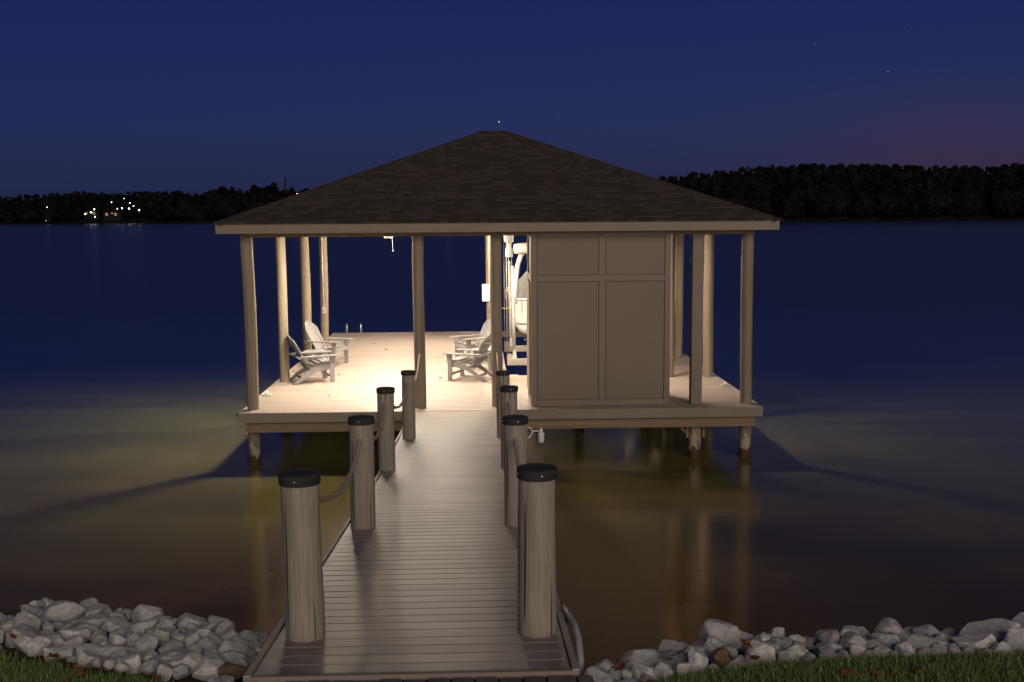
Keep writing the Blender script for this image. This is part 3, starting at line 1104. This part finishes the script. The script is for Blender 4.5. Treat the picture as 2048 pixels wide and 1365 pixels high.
def make_cleat():
    o = empty('dock_cleat')
    c = MB()
    c.prism([(-.09, -.055), (.05, -.055), (.10, -.01), (.10, .01), (.05, .055), (-.09, .055)], 0, .012, 'z')
    c.build('plate', M['galv'], o, .002, 1)
    c = MB()
    c.tube([(-.10, 0, .034), (-.06, 0, .042), (.06, 0, .042), (.10, 0, .034)], [.007, .011, .011, .007], 10)
    c.lathe([(.012, .012), (.009, .04)], (-.025, 0, 0), 8)
    c.lathe([(.012, .012), (.009, .04)], (.025, 0, 0), 8)
    c.build('horn', M['galv'], o)
    return o
cl = make_cleat()
for i, (x, y, lab) in enumerate(((.62, 18.95, 'grey metal dock cleat on the left deck edge behind the front left post'),
                                 (.62, 21.35, 'grey metal dock cleat on the left deck edge behind the second left post'),
                                 (8.90, 19.35, 'grey metal dock cleat on the right deck edge behind the front right post'))):
    o = cl if i == 0 else copy_tree(cl)
    o.location = (x, y, .005)
    o.rotation_euler.z = R(90) if i < 2 else R(88)
    o.scale = (1.35, 1.6, 1.2)
    tag(o, lab, 'cleat', 'cleats along the deck edges')
for i, (x, lab) in enumerate(((XL-.012, 'black rubber bumper on the front left deck corner'), (XR+.012, 'black rubber bumper on the front right deck corner'))):
    q = MB()
    q.tube([(0, 0, -.055), (0, 0, -.04), (0, 0, -.005), (0, 0, .01)], [.012, .024, .024, .012], 12)
    o = q.build('bumper', M['black'])
    o.location = (x, Y0+.06, -.01)
    tag(o, lab, 'bumper', 'bumpers on the deck corners')

# ------------------------------------------------------------------ fallen leaves
def make_leaf(mat):
    q = MB()
    n = 10
    pts = []
    for i in range(n):
        a = 2*math.pi*i/n
        r = 1. if i % 2 == 0 else .55
        r *= rnd(.8, 1.1)
        pts.append((math.cos(a)*r*.04, math.sin(a)*r*.028, .006+.014*math.cos(a*1.5+rnd(0, 2))**2))
    v = [(0, 0, .004)]+pts
    v2 = [(x, y, z-.0015) for x, y, z in v]
    fs = [(0, 1+i, 1+(i+1) % n) for i in range(n)]
    q.add(v+v2, fs+[(n+1, n+2+(i+1) % n, n+2+i) for i in range(n)])
    return q.build('leaf', mat)
def drop(px_, py_, Y, z, mat, sc, lab, grp):
    o = make_leaf(mat)
    o.location = (px_, Y, z)
    o.scale = (sc,)*3
    o.rotation_euler = (rnd(-.3, .3), rnd(-.3, .3), rnd(0, 6))
    tag(o, lab, 'leaf', grp)
def on_plane(px, py, z):
    dd = ray(px, py)
    return CAM+dd*((z-CH)/dd.z)
for px, py, s, lab in ((880, 757, 1.5, 'largest dry leaf on the deck, left of the near right chair'), (885, 741, .8, 'small dry leaf on the deck behind the largest one'),
                       (658, 792, .9, 'yellow dry leaf on the deck right of the front left post'), (678, 751, 1., 'dry leaf on the deck in front of the near left chair'),
                       (741, 671, 1., 'dry leaf near the far deck edge by the ladder'), (748, 688, 1., 'dry leaf on the deck beyond the left chairs, left of another'),
                       (772, 700, 1., 'dry leaf in the middle of the far deck'), (892, 723, .9, 'dry leaf on the deck beside the far right chair')):
    p = on_plane(px, py, .002)
    drop(p.x, 0, p.y, .002, M['leafy'], s, lab, 'dry leaves on the deck')

# ------------------------------------------------------------------ near bank: lawn, soil, pavers, rocks
def crest(x):
    """the depth at which the lawn gives way to the rocks"""
    pts = [(-60, 5.2), (1.2, 5.15), (2.08, 4.94), (2.6, 4.74), (3.15, 4.52), (3.4, 4.4), (4.8, 4.2), (4.93, 4.27), (5.14, 4.47), (5.44, 4.57), (5.73, 4.64), (6.2, 4.67), (6.97, 4.68), (8., 4.75), (70, 5.2)]
    for (a, ya), (b_, yb) in zip(pts[:-1], pts[1:]):
        if a <= x <= b_: return ya+(yb-ya)*(x-a)/(b_-a)
    return 5.
def bank_z(x, y):
    c = crest(x)
    d_ = y-c
    if d_ <= 0: return 1.135
    w = 1.0 if x < 3.4 else (.55 if x > 4.8 else 1.0-.45*(x-3.4)/1.4)
    g1 = .16 if x < 4 else .22
    if d_ < w: return 1.125-d_*g1
    return max(-2.6, 1.125-w*g1-(d_-w)*.62)
def axis(lo, hi, fine0, fine1, step, coarse):
    out, v = [], lo
    while v < hi:
        out.append(v)
        v += step if fine0 <= v < fine1 else coarse
    return out+[hi]
xs, ys = axis(-58, 68, 0, 9, .12, 2.), axis(-14, 15, 3.6, 8, .1, .8)
v = [(x, y, bank_z(x, y)+.02*noise.noise(Vector((x*3, y*3, 0)))) for y in ys for x in xs]
nx = len(xs)
q = MB()
q.add(v, [(j*nx+i, j*nx+i+1, (j+1)*nx+i+1, (j+1)*nx+i) for j in range(len(ys)-1) for i in range(nx-1)], 1., True)
o = q.build('bank', M['soil'])
tag(o, kind='structure')
q = MB()
ysl = [-14+.5*i for i in range(36)]
v, fs = [], []
xl = axis(-58, 68, 0, 9, .15, 2.)
NV = 30
for x in xl:
    c = crest(x)-.05
    if 3.30 < x < 4.85: c = min(c, 3.0)
    for j in range(NV+1):
        t = j/NV
        v.append((x, -14+(c+14)*(1-(1-t)**2.2), 1.165+.01*noise.noise(Vector((x*2, t*20, 3)))))
fs = [(i*(NV+1)+j, (i+1)*(NV+1)+j, (i+1)*(NV+1)+j+1, i*(NV+1)+j+1) for i in range(len(xl)-1) for j in range(NV)]
q.add(v, fs, 1., True)
o = q.build('lawn', M['lawn'])
tag(o, kind='structure')

# grass blades over the part of the lawn near the rocks
q = MB()
rg = random.Random(3)
def blade(x, y, z):
    h = rg.uniform(.022, .05)*(1.3 if rg.random() < .12 else 1)
    a = rg.uniform(0, 6.283)
    w = rg.uniform(.0014, .0028)
    ln = rg.uniform(.1, .8)*h
    la = a+rg.uniform(-.6, .6)+1.57
    dx, dy = math.cos(a)*w, math.sin(a)*w
    lx, ly = math.cos(la)*ln, math.sin(la)*ln
    t = rg.uniform(.55, 1.35)
    c = (t*rg.uniform(.85, 1.25), t, t*rg.uniform(.7, 1.1)) if rg.random() > .03 else (t*1.7, t*1.05, t*1.1)
    q.add([(x-dx, y-dy, z), (x+dx, y+dy, z), (x+dx*.7+lx*.35, y+dy*.7+ly*.35, z+h*.6), (x-dx*.7+lx*.35, y-dy*.7+ly*.35, z+h*.6), (x+lx, y+ly, z+h*rg.uniform(.8, 1.))],
          [(0, 1, 2, 3), (3, 2, 4)], c)
cnt = 0
while cnt < 120000:
    x = rg.uniform(1.5, 7.5) if cnt < 70000 else rg.choice((rg.uniform(-2.2, 1.5), rg.uniform(7.5, 11.)))
    c = crest(x)
    y = c+.06-rg.random()**1.3*.85
    if 3.28 < x < 4.9 or y < 3.7: continue
    edge = c-(.09 if x < 3.4 else .02)+.05*noise.noise(Vector((x*4, 0, 0)))+.02*noise.noise(Vector((x*17, 5, 0)))
    if y > edge+rg.uniform(-.05, .03): continue
    blade(x, y, 1.160 if y < c-.05 else bank_z(x, y))
    cnt += 1
o = q.build('grass', M['grass'])
tag(o, 'short green grass growing along the edge of the rocks', 'grass', kind='stuff')

# paver path that meets the gangway
pv = MB()
pvz = gz(GY0)-.012
pv.box(3.36, 4.83, -6, GY0-.008, 1.0, pvz-.008)
jb = pv.build('path', M['joint'])
tag(jb, kind='structure')
pv = MB()
x = 3.362
row = 0
while x < 4.80:
    w = .098 if x < 4.55 else .125
    x2 = min(4.83, x+w)
    pv.box(x+.004, x2-.004, GY0-.20, GY0-.014, pvz-.05, pvz+rnd(-.002, .003), rnd(.8, 1.15))
    x += w
yy = GY0-.20
while yy > .5:
    yy -= .098
    x = 3.362-(.1 if row % 2 else 0)
    row += 1
    while x < 4.82:
        a_, b_ = max(3.362, x), min(4.828, x+.198)
        if b_-a_ > .02: pv.box(a_+.004, b_-.004, yy+.004, yy+.094, pvz-.05, pvz+rnd(-.002, .003), rnd(.8, 1.15))
        x += .198
pav = pv.build('pavers', M['paver'], None, .006, 2)
tag(pav, kind='structure')

# rocks
import bmesh
def rock_mesh(i):
    rg = random.Random(100+i)
    bm = bmesh.new()
    bmesh.ops.create_icosphere(bm, subdivisions=4, radius=1.)
    planes = []
    for _ in range(rg.randint(15, 22)):
        n_ = Vector((rg.gauss(0, 1), rg.gauss(0, 1), rg.gauss(0, 1))).normalized()
        planes.append((n_, rg.uniform(.50, .76)))
    off = Vector((i*3.1, i*1.7, 0))
    for vtx in bm.verts:
        p = vtx.co.copy()
        p *= 1+.16*noise.noise(p*1.1+off)
        for n_, d_ in planes:
            dd = p.dot(n_)-d_
            if dd > 0: p -= n_*dd*.97
        p *= 1+.045*noise.noise(p*3.2+off)+.022*noise.noise(p*8+off)
        vtx.co = p
    me = bpy.data.meshes.new('rock')
    bm.to_mesh(me)
    bm.free()
    for pl in me.polygons: pl.use_smooth = True
    me.materials.append(M['rock'])
    return me
RM = [rock_mesh(i) for i in range(14)]
RMB = rock_mesh(40)
RMB.materials[0] = M['rockbrown']
placed = []
def put_rock(x, y, r, label, group, me=None, sc=(1, 1, 1), lift_=.0, rz=None, fixed=False):
    rg = random
    o = bpy.data.objects.new('rock', me or rg.choice(RM))
    col.objects.link(o)
    a, b_, c = (rnd(.85, 1.25), rnd(.75, 1.05), rnd(.62, .85)) if not fixed else sc
    o.scale = (r*a, r*b_, r*c)
    o.rotation_euler = (rnd(-.35, .35), rnd(-.35, .35), rnd(0, 6.28) if rz is None else rz)
    o.location = (x, y, bank_z(x, y)+r*c*.38+lift_)
    tag(o, label, 'rock', group)
    placed.append((x, y, r))
    return o
GRL, GRR = 'riprap rocks left of the gangway', 'riprap rocks right of the gangway'
put_rock(5.55, 5.06, .135, 'largest rounded pale boulder at the water edge right of the gangway', GRR, RM[2], (1.05, .9, .85), .02, .3, True)
put_rock(2.62, 4.98, .13, 'long flat pale slab among the rocks left of the gangway', GRL, RM[5], (1.5, .8, .42), .0, .1, True)
put_rock(3.24, 4.66, .07, 'brown gritty rock beside the left gangway edge', GRL, RMB, (1.1, .8, .8), .02, .1, True)
put_rock(5.48, 4.68, .075, 'dark brown rock at the lawn edge right of the gangway', GRR, RMB, (1.2, .8, .8), .02, 1., True)
put_rock(6.85, 4.98, .13, 'long low pale boulder at the far right end of the rock bank', GRR, RM[8], (1.6, .9, .75), .0, .05, True)
put_rock(4.99, 4.50, .085, 'yellowish low rock beside the soil right of the gangway', GRR, RM[9], (1.5, .8, .6), .0, .2, True)
put_rock(2.12, 5.62, .125, 'large pale boulder at the water edge far left', GRL, RM[3], (1.3, .9, .8), .02, .2, True)
def rock_label(sd, x, y, r, d1):
    size = 'big' if r > .085 else ('middling' if r > .058 else 'small')
    t = (y-crest(x))/d1
    row_ = 'along the lawn edge' if t < .3 else ('in mid bank' if t < .62 else 'by the water')
    dg = (3.34-x)/1.74 if sd == 'left' else (x-4.84)/2.4
    reach = 'close to the gangway' if dg < .3 else ('halfway along' if dg < .65 else 'near the photo edge')
    return '%s pale grey rock %s on the %s, %s' % (size, row_, sd, reach)
def scatter(x0, x1, depth0, depth1, n, rmin, rmax, gap, label, grp):
    tries = 0
    made = 0
    while made < n and tries < 9000:
        tries += 1
        x = rnd(x0, x1)
        y = crest(x)+rnd(depth0, depth1)
        if 3.36 < x < 4.82: continue
        r = rmin+(rmax-rmin)*random.random()**1.6
        if 3.375-r*1.05 < x < 4.1 or 4.1 <= x < 4.795+r*1.05: continue
        if any((x-a)**2+(y-b_)**2 < ((r+c)*gap)**2 for a, b_, c in placed): continue
        put_rock(x, y, r, rock_label(label, x, y, r, depth1), grp, lift_=rnd(0, .03))
        made += 1
    return made
TAKEN = []
for (xa, xb, d1, sd, grp, ns) in ((1.85, 3.36, .98, 'left', GRL, (24, 72, 56)), (4.80, 7.1, .52, 'right', GRR, (24, 64, 46))):
    scatter(xa, xb, .08, d1, ns[0], .085, .115, .62, sd, grp)
    scatter(xa, xb, .05, d1, ns[1], .058, .085, .56, sd, grp)
    scatter(xa, xb, .03, d1, ns[2], .036, .058, .52, sd, grp)
print('rocks', len(placed))
# the bank's rocks further along the shore, past the individual ones
far_rocks = bmesh.new()
rr_ = random.Random(77)
for i in range(230):
    x = rr_.uniform(-2.4, 1.8) if i % 2 else rr_.uniform(7.15, 11.2)
    y = crest(x)+rr_.uniform(.04, .95 if x < 3 else .55)
    sz = rr_.uniform(.06, .13)
    q0 = len(far_rocks.verts)
    ret = bmesh.ops.create_icosphere(far_rocks, subdivisions=2, radius=1.)
    pls = [(Vector((rr_.gauss(0, 1), rr_.gauss(0, 1), rr_.gauss(0, 1))).normalized(), rr_.uniform(.52, .8)) for _ in range(14)]
    sx, sy, sz2 = sz*rr_.uniform(.9, 1.3), sz*rr_.uniform(.8, 1.1), sz*rr_.uniform(.65, .9)
    for vtx in ret['verts']:
        p = vtx.co.copy()
        for n_, d_ in pls:
            dd = p.dot(n_)-d_
            if dd > 0: p -= n_*dd
        vtx.co = Vector((x+p.x*sx, y+p.y*sy, bank_z(x, y)+sz2*.4+p.z*sz2))
me = bpy.data.meshes.new('rock_bank')
far_rocks.to_mesh(me)
far_rocks.free()
me.materials.append(M['rock'])
o = bpy.data.objects.new('rock_bank', me)
col.objects.link(o)
tag(o, 'pale riprap rocks continuing along the bank past both photo edges', 'rocks', kind='stuff')
# leaves caught among the rocks
for i in range(20):
    left = i < 7
    while True:
        x = rnd(1.8, 3.3) if left else rnd(4.9, 7.2)
        y = crest(x)+rnd(-.3, .25)
        if y < crest(x) or rnd(0, 1) < .5: break
    zz = bank_z(x, y)+(.05 if y < crest(x) else .10)
    drop(x, 0, y, zz, M['leaf'], rnd(.8, 1.3), 'orange brown dry leaf lying on the %s bank beside the gangway' % ('left' if left else 'right'), 'dry leaves on the %s bank' % ('left' if left else 'right'))

# ------------------------------------------------------------------ lake
q = MB()
xs = [-2500, -300, -60, -20, 0, 10, 30, 80, 300, 2500]
ys = [5., 20, 40, 80, 160, 300, 600, 2500]
q.add([(x, y, WZ) for y in ys for x in xs], [(j*10+i, j*10+i+1, (j+1)*10+i+1, (j+1)*10+i) for j in range(7) for i in range(9)])
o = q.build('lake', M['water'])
tag(o, kind='structure')

# ------------------------------------------------------------------ far shores
def interp(pts, x):
    for (a, ya), (b_, yb) in zip(pts[:-1], pts[1:]):
        if a <= x <= b_: return ya+(yb-ya)*(x-a)/(b_-a)
    return pts[0][1] if x < pts[0][0] else pts[-1][1]
LEFT_TOP = [(-700, 400), (-300, 394), (0, 391), (90, 387), (140, 382), (180, 381), (205, 385), (260, 383), (330, 380), (400, 383), (440, 376), (470, 375), (500, 381), (520, 374), (550, 371), (565, 378), (620, 378), (800, 372), (1000, 372), (1150, 375)]
RIGHT_TOP = [(1150, 380), (1250, 366), (1310, 352), (1345, 352), (1372, 350), (1400, 341), (1420, 345), (1480, 332), (1560, 329), (1600, 326), (1690, 327), (1715, 323), (1760, 328), (1810, 328), (1860, 333), (1895, 332), (1930, 328), (1960, 333), (2000, 329), (2048, 327), (2300, 318), (2800, 340), (3200, 360)]
def shore_depth(px): return 530. if px < 1180 else 415.
def tree_blob(mb, base, h, w, rg, tone=1.):
    """one far tree: a trunk stub and a ragged crown of several lumps"""
    mb.tube([base, base+Vector((0, 0, h*.5))], [w*.06, w*.03], 5, .6)
    for _ in range(rg.randint(6, 9)):
        t = rg.uniform(.28, 1.)
        rr = w*.5*(1-.55*abs(t-.5)*1.5)*rg.uniform(.36, .70)
        a = rg.uniform(0, 6.283)
        sp_ = w*.40*(1-.9*(t-.28)/.72)*rg.random()**.5
        c = base+Vector((math.cos(a)*sp_, math.sin(a)*sp_, h*t-rr*.55))
        lump(mb, c, rr, rr*rg.uniform(.7, 1.05), rg, tone*rg.uniform(.8, 1.2))
def lump(mb, c, r, rz, rg, tone):
    nu, nv = 7, 4
    off = Vector((rg.uniform(0, 99), rg.uniform(0, 99), 0))
    vs = [c+Vector((0, 0, rz))]
    for j in range(1, nv):
        th = math.pi*j/nv
        for i in range(nu):
            ph = 2*math.pi*(i+.5*(j % 2))/nu
            dv = Vector((math.sin(th)*math.cos(ph), math.sin(th)*math.sin(ph), math.cos(th)))
            k_ = 1+.45*noise.noise(dv*1.7+off)+rg.uniform(-.12, .12)
            vs.append(c+Vector((dv.x*r*k_, dv.y*r*k_, dv.z*rz*k_)))
    vs.append(c-Vector((0, 0, rz*.8)))
    fs = [(0, 1+i, 1+(i+1) % nu) for i in range(nu)]
    for j in range(nv-2):
        a = 1+j*nu
        fs += [(a+i, a+nu+i, a+nu+(i+1) % nu, a+(i+1) % nu) for i in range(nu)]
    a = 1+(nv-2)*nu
    fs += [(a+(i+1) % nu, a+i, len(vs)-1) for i in range(nu)]
    mb.add(vs, fs, tone)

def shore(px0, px1, tops, name, wood, label, back, hillk, skip=()):
    rg = random.Random(int(px0)+9)
    # ground: rises gently from the waterline to a ridge
    q = MB()
    cols = []
    px = px0
    D = shore_depth((px0+px1)/2)
    while px <= px1:
        e = at(px, interp(tops, px), D+back)
        w = at(px, 400, D)
        jit = 10*noise.noise(Vector((px*.01, 3, 0)))
        hz = max(1., (e.z-WZ)*hillk)
        cols.append([(w.x, D+jit, WZ-.4), (w.x, D+jit+6, WZ+1.2), (w.x*1.0, D+back*.5, WZ+hz*.55), (e.x, D+back, WZ+hz), (e.x*1.2, D+back*2.2, WZ+hz*.6), (e.x*1.2, D+back*3, WZ-1)])
        px += 14
    n_ = len(cols[0])
    q.add([p for c in cols for p in c], [(i*n_+j, (i+1)*n_+j, (i+1)*n_+j+1, i*n_+j+1) for i in range(len(cols)-1) for j in range(n_-1)], 1., True)
    o = q.build(name, M['shore'])
    tag(o, kind='structure')
    q = MB()
    px = px0
    while px < px1:
        # trees from the ridge down to the waterside
        for row_, f in enumerate((1., .72, .45, .2, .04)):
            if any(a < px < b_ for a, b_ in skip) and f < .3: continue
            pp = px+rg.uniform(-4, 4)
            Y = D+back*f+rg.uniform(-4, 4)+ (4 if f < .1 else 0)
            g0 = at(pp, 400, Y)
            etop = at(pp, interp(tops, pp), D+back)
            hz = max(1., (etop.z-WZ)*hillk)
            gzv = WZ+.6+hz*(f if f > .5 else f*1.1)
            ztop = at(pp, interp(tops, pp)+1.5+3.2*noise.noise(Vector((pp*.035, 7., 0)))+max(-1., rg.gauss(.3, .9)), Y).z
            h = ztop-gzv if f == 1. else min(ztop-gzv-rg.uniform(1, 3), rg.uniform(9, 15))
            if h < 3: continue
            tree_blob(q, Vector((g0.x, Y, gzv-.5)), h+.5, max(4., h*rg.uniform(.40, .78)), rg)
        px += rg.uniform(3.6, 5.6)
    o = q.build(wood, M['forest'])
    tag(o, label, 'wood', kind='stuff')
shore(-620, 1170, LEFT_TOP, 'far_shore', 'far_wood', 'dark wooded shore across the lake on the left with scattered lights', 45, .35, ((160, 300),))
shore(1165, 2900, RIGHT_TOP, 'hill', 'hill_wood', 'black wooded hill rising across the lake on the right', 60, .45)

# trees that stand out against the sky
def lone_tree(px, top, w, lab, conifer=False):
    rg = random.Random(int(px)*3)
    Y = 540.
    zt = at(px, top, Y).z
    b0 = at(px, 440, Y)
    base = Vector((b0.x, Y, WZ+3))
    h = zt-base.z
    o = empty('tree', base)
    tag(o, lab, 'tree', 'taller trees on the far left shore')
    t = MB()
    t.tube([(0, 0, 0), (0, 0, h*.6), (0, 0, h*.93)], [.4, .25, .06], 7)
    for i in range(9):
        a, z = rg.uniform(0, 6.28), h*rg.uniform(.45, .85)
        t.tube([(0, 0, z), (math.cos(a)*w*.28, math.sin(a)*w*.28, z+h*.06)], [.14, .05], 5)
    t.build('trunk', M['trunk'], o)
    c = MB()
    for i in range(46):
        tt = rg.uniform(.38, .98)
        sp_ = w*.5*((1-tt)*1.5 if conifer else math.sin(min(1, (1.02-tt)*1.9)*1.57))*rg.random()**.5
        a = rg.uniform(0, 6.28)
        r = w*rg.uniform(.07, .15)
        lump(c, Vector((math.cos(a)*sp_, math.sin(a)*sp_, h*tt-r*.5)), r, r*.75, rg, rg.uniform(.6, 1.3))
    c.build('crown', M['forest'], o)
for px, top, w, lab in ((447, 371, 9, 'leftmost of the tall dark trees standing above the far left shore'), (467, 373, 7, 'narrow dark tree right of the leftmost tall one on the far shore'),
                        (511, 369, 11, 'broad dark tree left of the tallest one on the far shore'), (549, 364, 10, 'tallest dark tree on the far shore, just left of the mast'),
                        (585, 373, 6, 'slim dark tree right of the mast on the far shore'), (612, 374, 10, 'dark bushy tree on the far shore beside the roof edge')):
    lone_tree(px, top, w, lab)
# lattice mast
Y = 545.
tp, bt = at(571, 356, Y), at(567, 440, Y)
ms = empty('mast', (bt.x, Y, WZ+3))
tag(ms, 'thin lattice mast standing above the far shore trees left of the roof', 'mast')
q = MB()
H_ = tp.z-(WZ+3)
for dx, dy in ((-.7, -.7), (.7, -.7), (.7, .7), (-.7, .7)):
    q.tube([(dx, dy, 0), (dx*.25+(tp.x-bt.x), dy*.25, H_)], [.22, .16], 5)
for i in range(16):
    a, b_ = i/16, (i+1)/16
    s = 1 if i % 2 else -1
    f1, f2 = .7*(1-.75*a), .7*(1-.75*b_)
    q.tube([(s*f1+(tp.x-bt.x)*a, -f1, H_*a), (-s*f2+(tp.x-bt.x)*b_, -f2, H_*b_)], .12, 4)
q.build('lattice', M['trunk'], ms)
# houses on the far shore
for px, py, w, lab in ((182, 431, 8, 'small lit house on the far left shore below the brightest lamps'), (224, 433, 9, 'pale house front on the far shore between the lamp groups'), (297, 402, 7, 'dim house high on the far shore to the right of the lamps')):
    Y = 538. if py > 420 else 572.
    b0 = at(px, py+3, Y)
    hs = empty('house', (b0.x, Y, b0.z))
    tag(hs, lab, 'house', 'houses on the far shore')
    q = MB()
    q.box(-w/2, w/2, 0, 6, -2, 3)
    wl = q.build('wall', M['housewall'], hs)
    q = MB()
    q.prism([(-.5, 3.01), (6.5, 3.01), (3, 5.2)], -w/2-.4, w/2+.4, 'x')
    q.build('roof', M['houseroof'], hs)
    for dx in (-w*.28, w*.2):
        q = MB()
        q.box(dx-.6, dx+.6, -.06, -.005, 1., 2.3)
        q.build('window', M['window'], hs)
# lamps on the far shore (px, py, size, warm, how it is told apart)
SH = [(182, 425, .75, 0, 'brightest lamp of the left cluster of shore lights'), (188.5, 419, .6, 0, 'bright shore lamp just above the brightest left one'),
      (170, 428.5, .4, 0, 'small shore lamp left of the brightest left one'), (190, 434, .42, 0, 'low shore lamp below the brightest left one'),
      (244, 417, .55, 0, 'left of the three bright waterside lamps on the far shore'), (258, 417.5, .62, 0, 'middle one of the three bright waterside lamps on the far shore'),
      (278, 420.5, .62, 0, 'right one of the three bright waterside lamps on the far shore'), (234.5, 418, .36, 0, 'dim lamp just left of the three bright waterside lamps'),
      (223, 405, .42, 0, 'lone lamp uphill between the two lamp clusters on the far shore'), (260, 406, .40, 0, 'wide dim lamp uphill above the three bright lamps'),
      (267, 412.5, .38, 0, 'small lamp between the uphill lamp and the three bright lamps'), (248.5, 397.5, .3, 0, 'faint highest lamp above the right lamp cluster'),
      (4, 411, .42, 0, 'lamp at the far left edge of the shore'), (51, 414, .34, 1, 'lone amber lamp on the far left shore'),
      (94, 415, .36, 0, 'pale lamp between the amber one and the left lamp cluster'), (92, 442, .32, 1, 'faint amber lamp right at the waterline of the far shore'),
      (360, 395, .30, 0, 'single faint lamp in the dark wood right of the lamp clusters'), (594, 388, .42, 0, 'small lamp on the far shore touching the roof edge'),
      (898, 424, .95, 0, 'shore lamp hidden behind the roof whose light streaks the water'), (224, 427, .4, 1, 'amber porch lamp on the pale house front of the far shore')]
lm = {}
for px, py, sz, warm, lab in SH:
    Y = 534. if py > 414 else 560.
    p = at(px, py, Y-16)
    o = empty('shore_lamp', (p.x, p.y, WZ+1))
    tag(o, lab, 'lamp', 'lamps on the far shore')
    hgt = p.z-(WZ+1)
    q = MB()
    q.tube([(0, .4, 0), (0, .4, max(.4, hgt))], .10, 6)
    q.build('pole', M['trunk'], o)
    key = (sz, warm)
    if key not in lm:
        q = MB()
        sz_ = sz*.52
        q.lathe([(.05*sz_, -sz_), (sz_*.7, -sz_*.7), (sz_, 0), (sz_*.7, sz_*.6), (.05*sz_, sz_*.75)], seg=10)
        lm[key] = q.mesh('lantern', M['shorelampwarm' if warm else 'shorelamp'])
    ln = bpy.data.objects.new('lantern', lm[key])
    col.objects.link(ln)
    ln.parent = o
    ln.location = (0, 0, hgt)

# ------------------------------------------------------------------ sky and light
w = bpy.data.worlds.new('World')
scene.world = w
w.use_nodes = True
nt = w.node_tree
bg = nt.nodes['Background']
g = N(nt)
sky = g.n('ShaderNodeTexSky', sky_type='NISHITA')
sky.sun_disc = False
SUN_EL, SUN_AZ = R(12), R(168)
sky.sun_elevation = R(-3)
sky.sun_rotation = R(28)
tc = g.n('ShaderNodeTexCoord').outputs['Generated']
sep = g.n('ShaderNodeSeparateXYZ', ins={0: tc})
el = sep.outputs['Z']
base = g.ramp(g.math('MULTIPLY_ADD', el, 1., .1),
              [(.10, (.0115, .0160, .050)), (.125, (.0125, .0205, .068)), (.175, (.0115, .0220, .094)), (.27, (.0070, .0165, .096)), (.34, (.0050, .0105, .064)), (.45, (.003, .0055, .030)), (1., (.0016, .003, .016))])
# last glow of the sunset low on the right
gd = ray(1905, 335).normalized()
dt = g.n('ShaderNodeVectorMath', operation='DOT_PRODUCT', ins={0: tc, 1: gd}).outputs['Value']
gl1 = g.ramp(dt, [(.972, 0.), (.990, .09), (.9975, .25), (1., .46)])
gl1 = g.math('MULTIPLY', gl1, g.ramp(el, [(.02, 1.), (.13, 0.)]))
c = g.mix(gl1, base, (.055, .019, .040))
# stars
for (sx, sy, br) in ((998, 244, .8), (1776, 143, .16), (1630, 88, .06), (1815, 65, .05), (625, 161, .05), (1117, 238, .035)):
    dv = ray(sx, sy).normalized()
    dd = g.n('ShaderNodeVectorMath', operation='DISTANCE', ins={0: tc, 1: dv}).outputs['Value']
    s_ = g.math('MULTIPLY', g.math('LESS_THAN', dd, .00058), br)
    c = g.mix(1., c, g.n('ShaderNodeCombineColor', ins={0: s_, 1: s_, 2: s_}).outputs[0], 'ADD')
sk = g.mix(1., sky.outputs[0], (.02, .02, .02), 'MULTIPLY')
c = g.mix(1., c, sk, 'ADD')
g.link(c, bg.inputs['Color'])
bg.inputs['Strength'].default_value = 1.
sd_ = bpy.data.lights.new('sun', 'SUN')
sd_.energy = 1.7
sd_.angle = R(50)
sd_.color = (1., .88, .75)
so = bpy.data.objects.new('sun', sd_)
col.objects.link(so)
sv = Vector((math.sin(SUN_AZ)*math.cos(SUN_EL), math.cos(SUN_AZ)*math.cos(SUN_EL), math.sin(SUN_EL)))
so.rotation_euler = sv.to_track_quat('Z', 'Y').to_euler()
so.location = sv*30

scene.render.engine = 'CYCLES'
scene.cycles.use_denoising = True
scene.cycles.max_bounces = 8
scene.cycles.sample_clamp_indirect = 6
scene.view_settings.view_transform = 'Standard'
scene.view_settings.look = 'None'
scene.view_settings.exposure = 0
scene.view_settings.gamma = 1
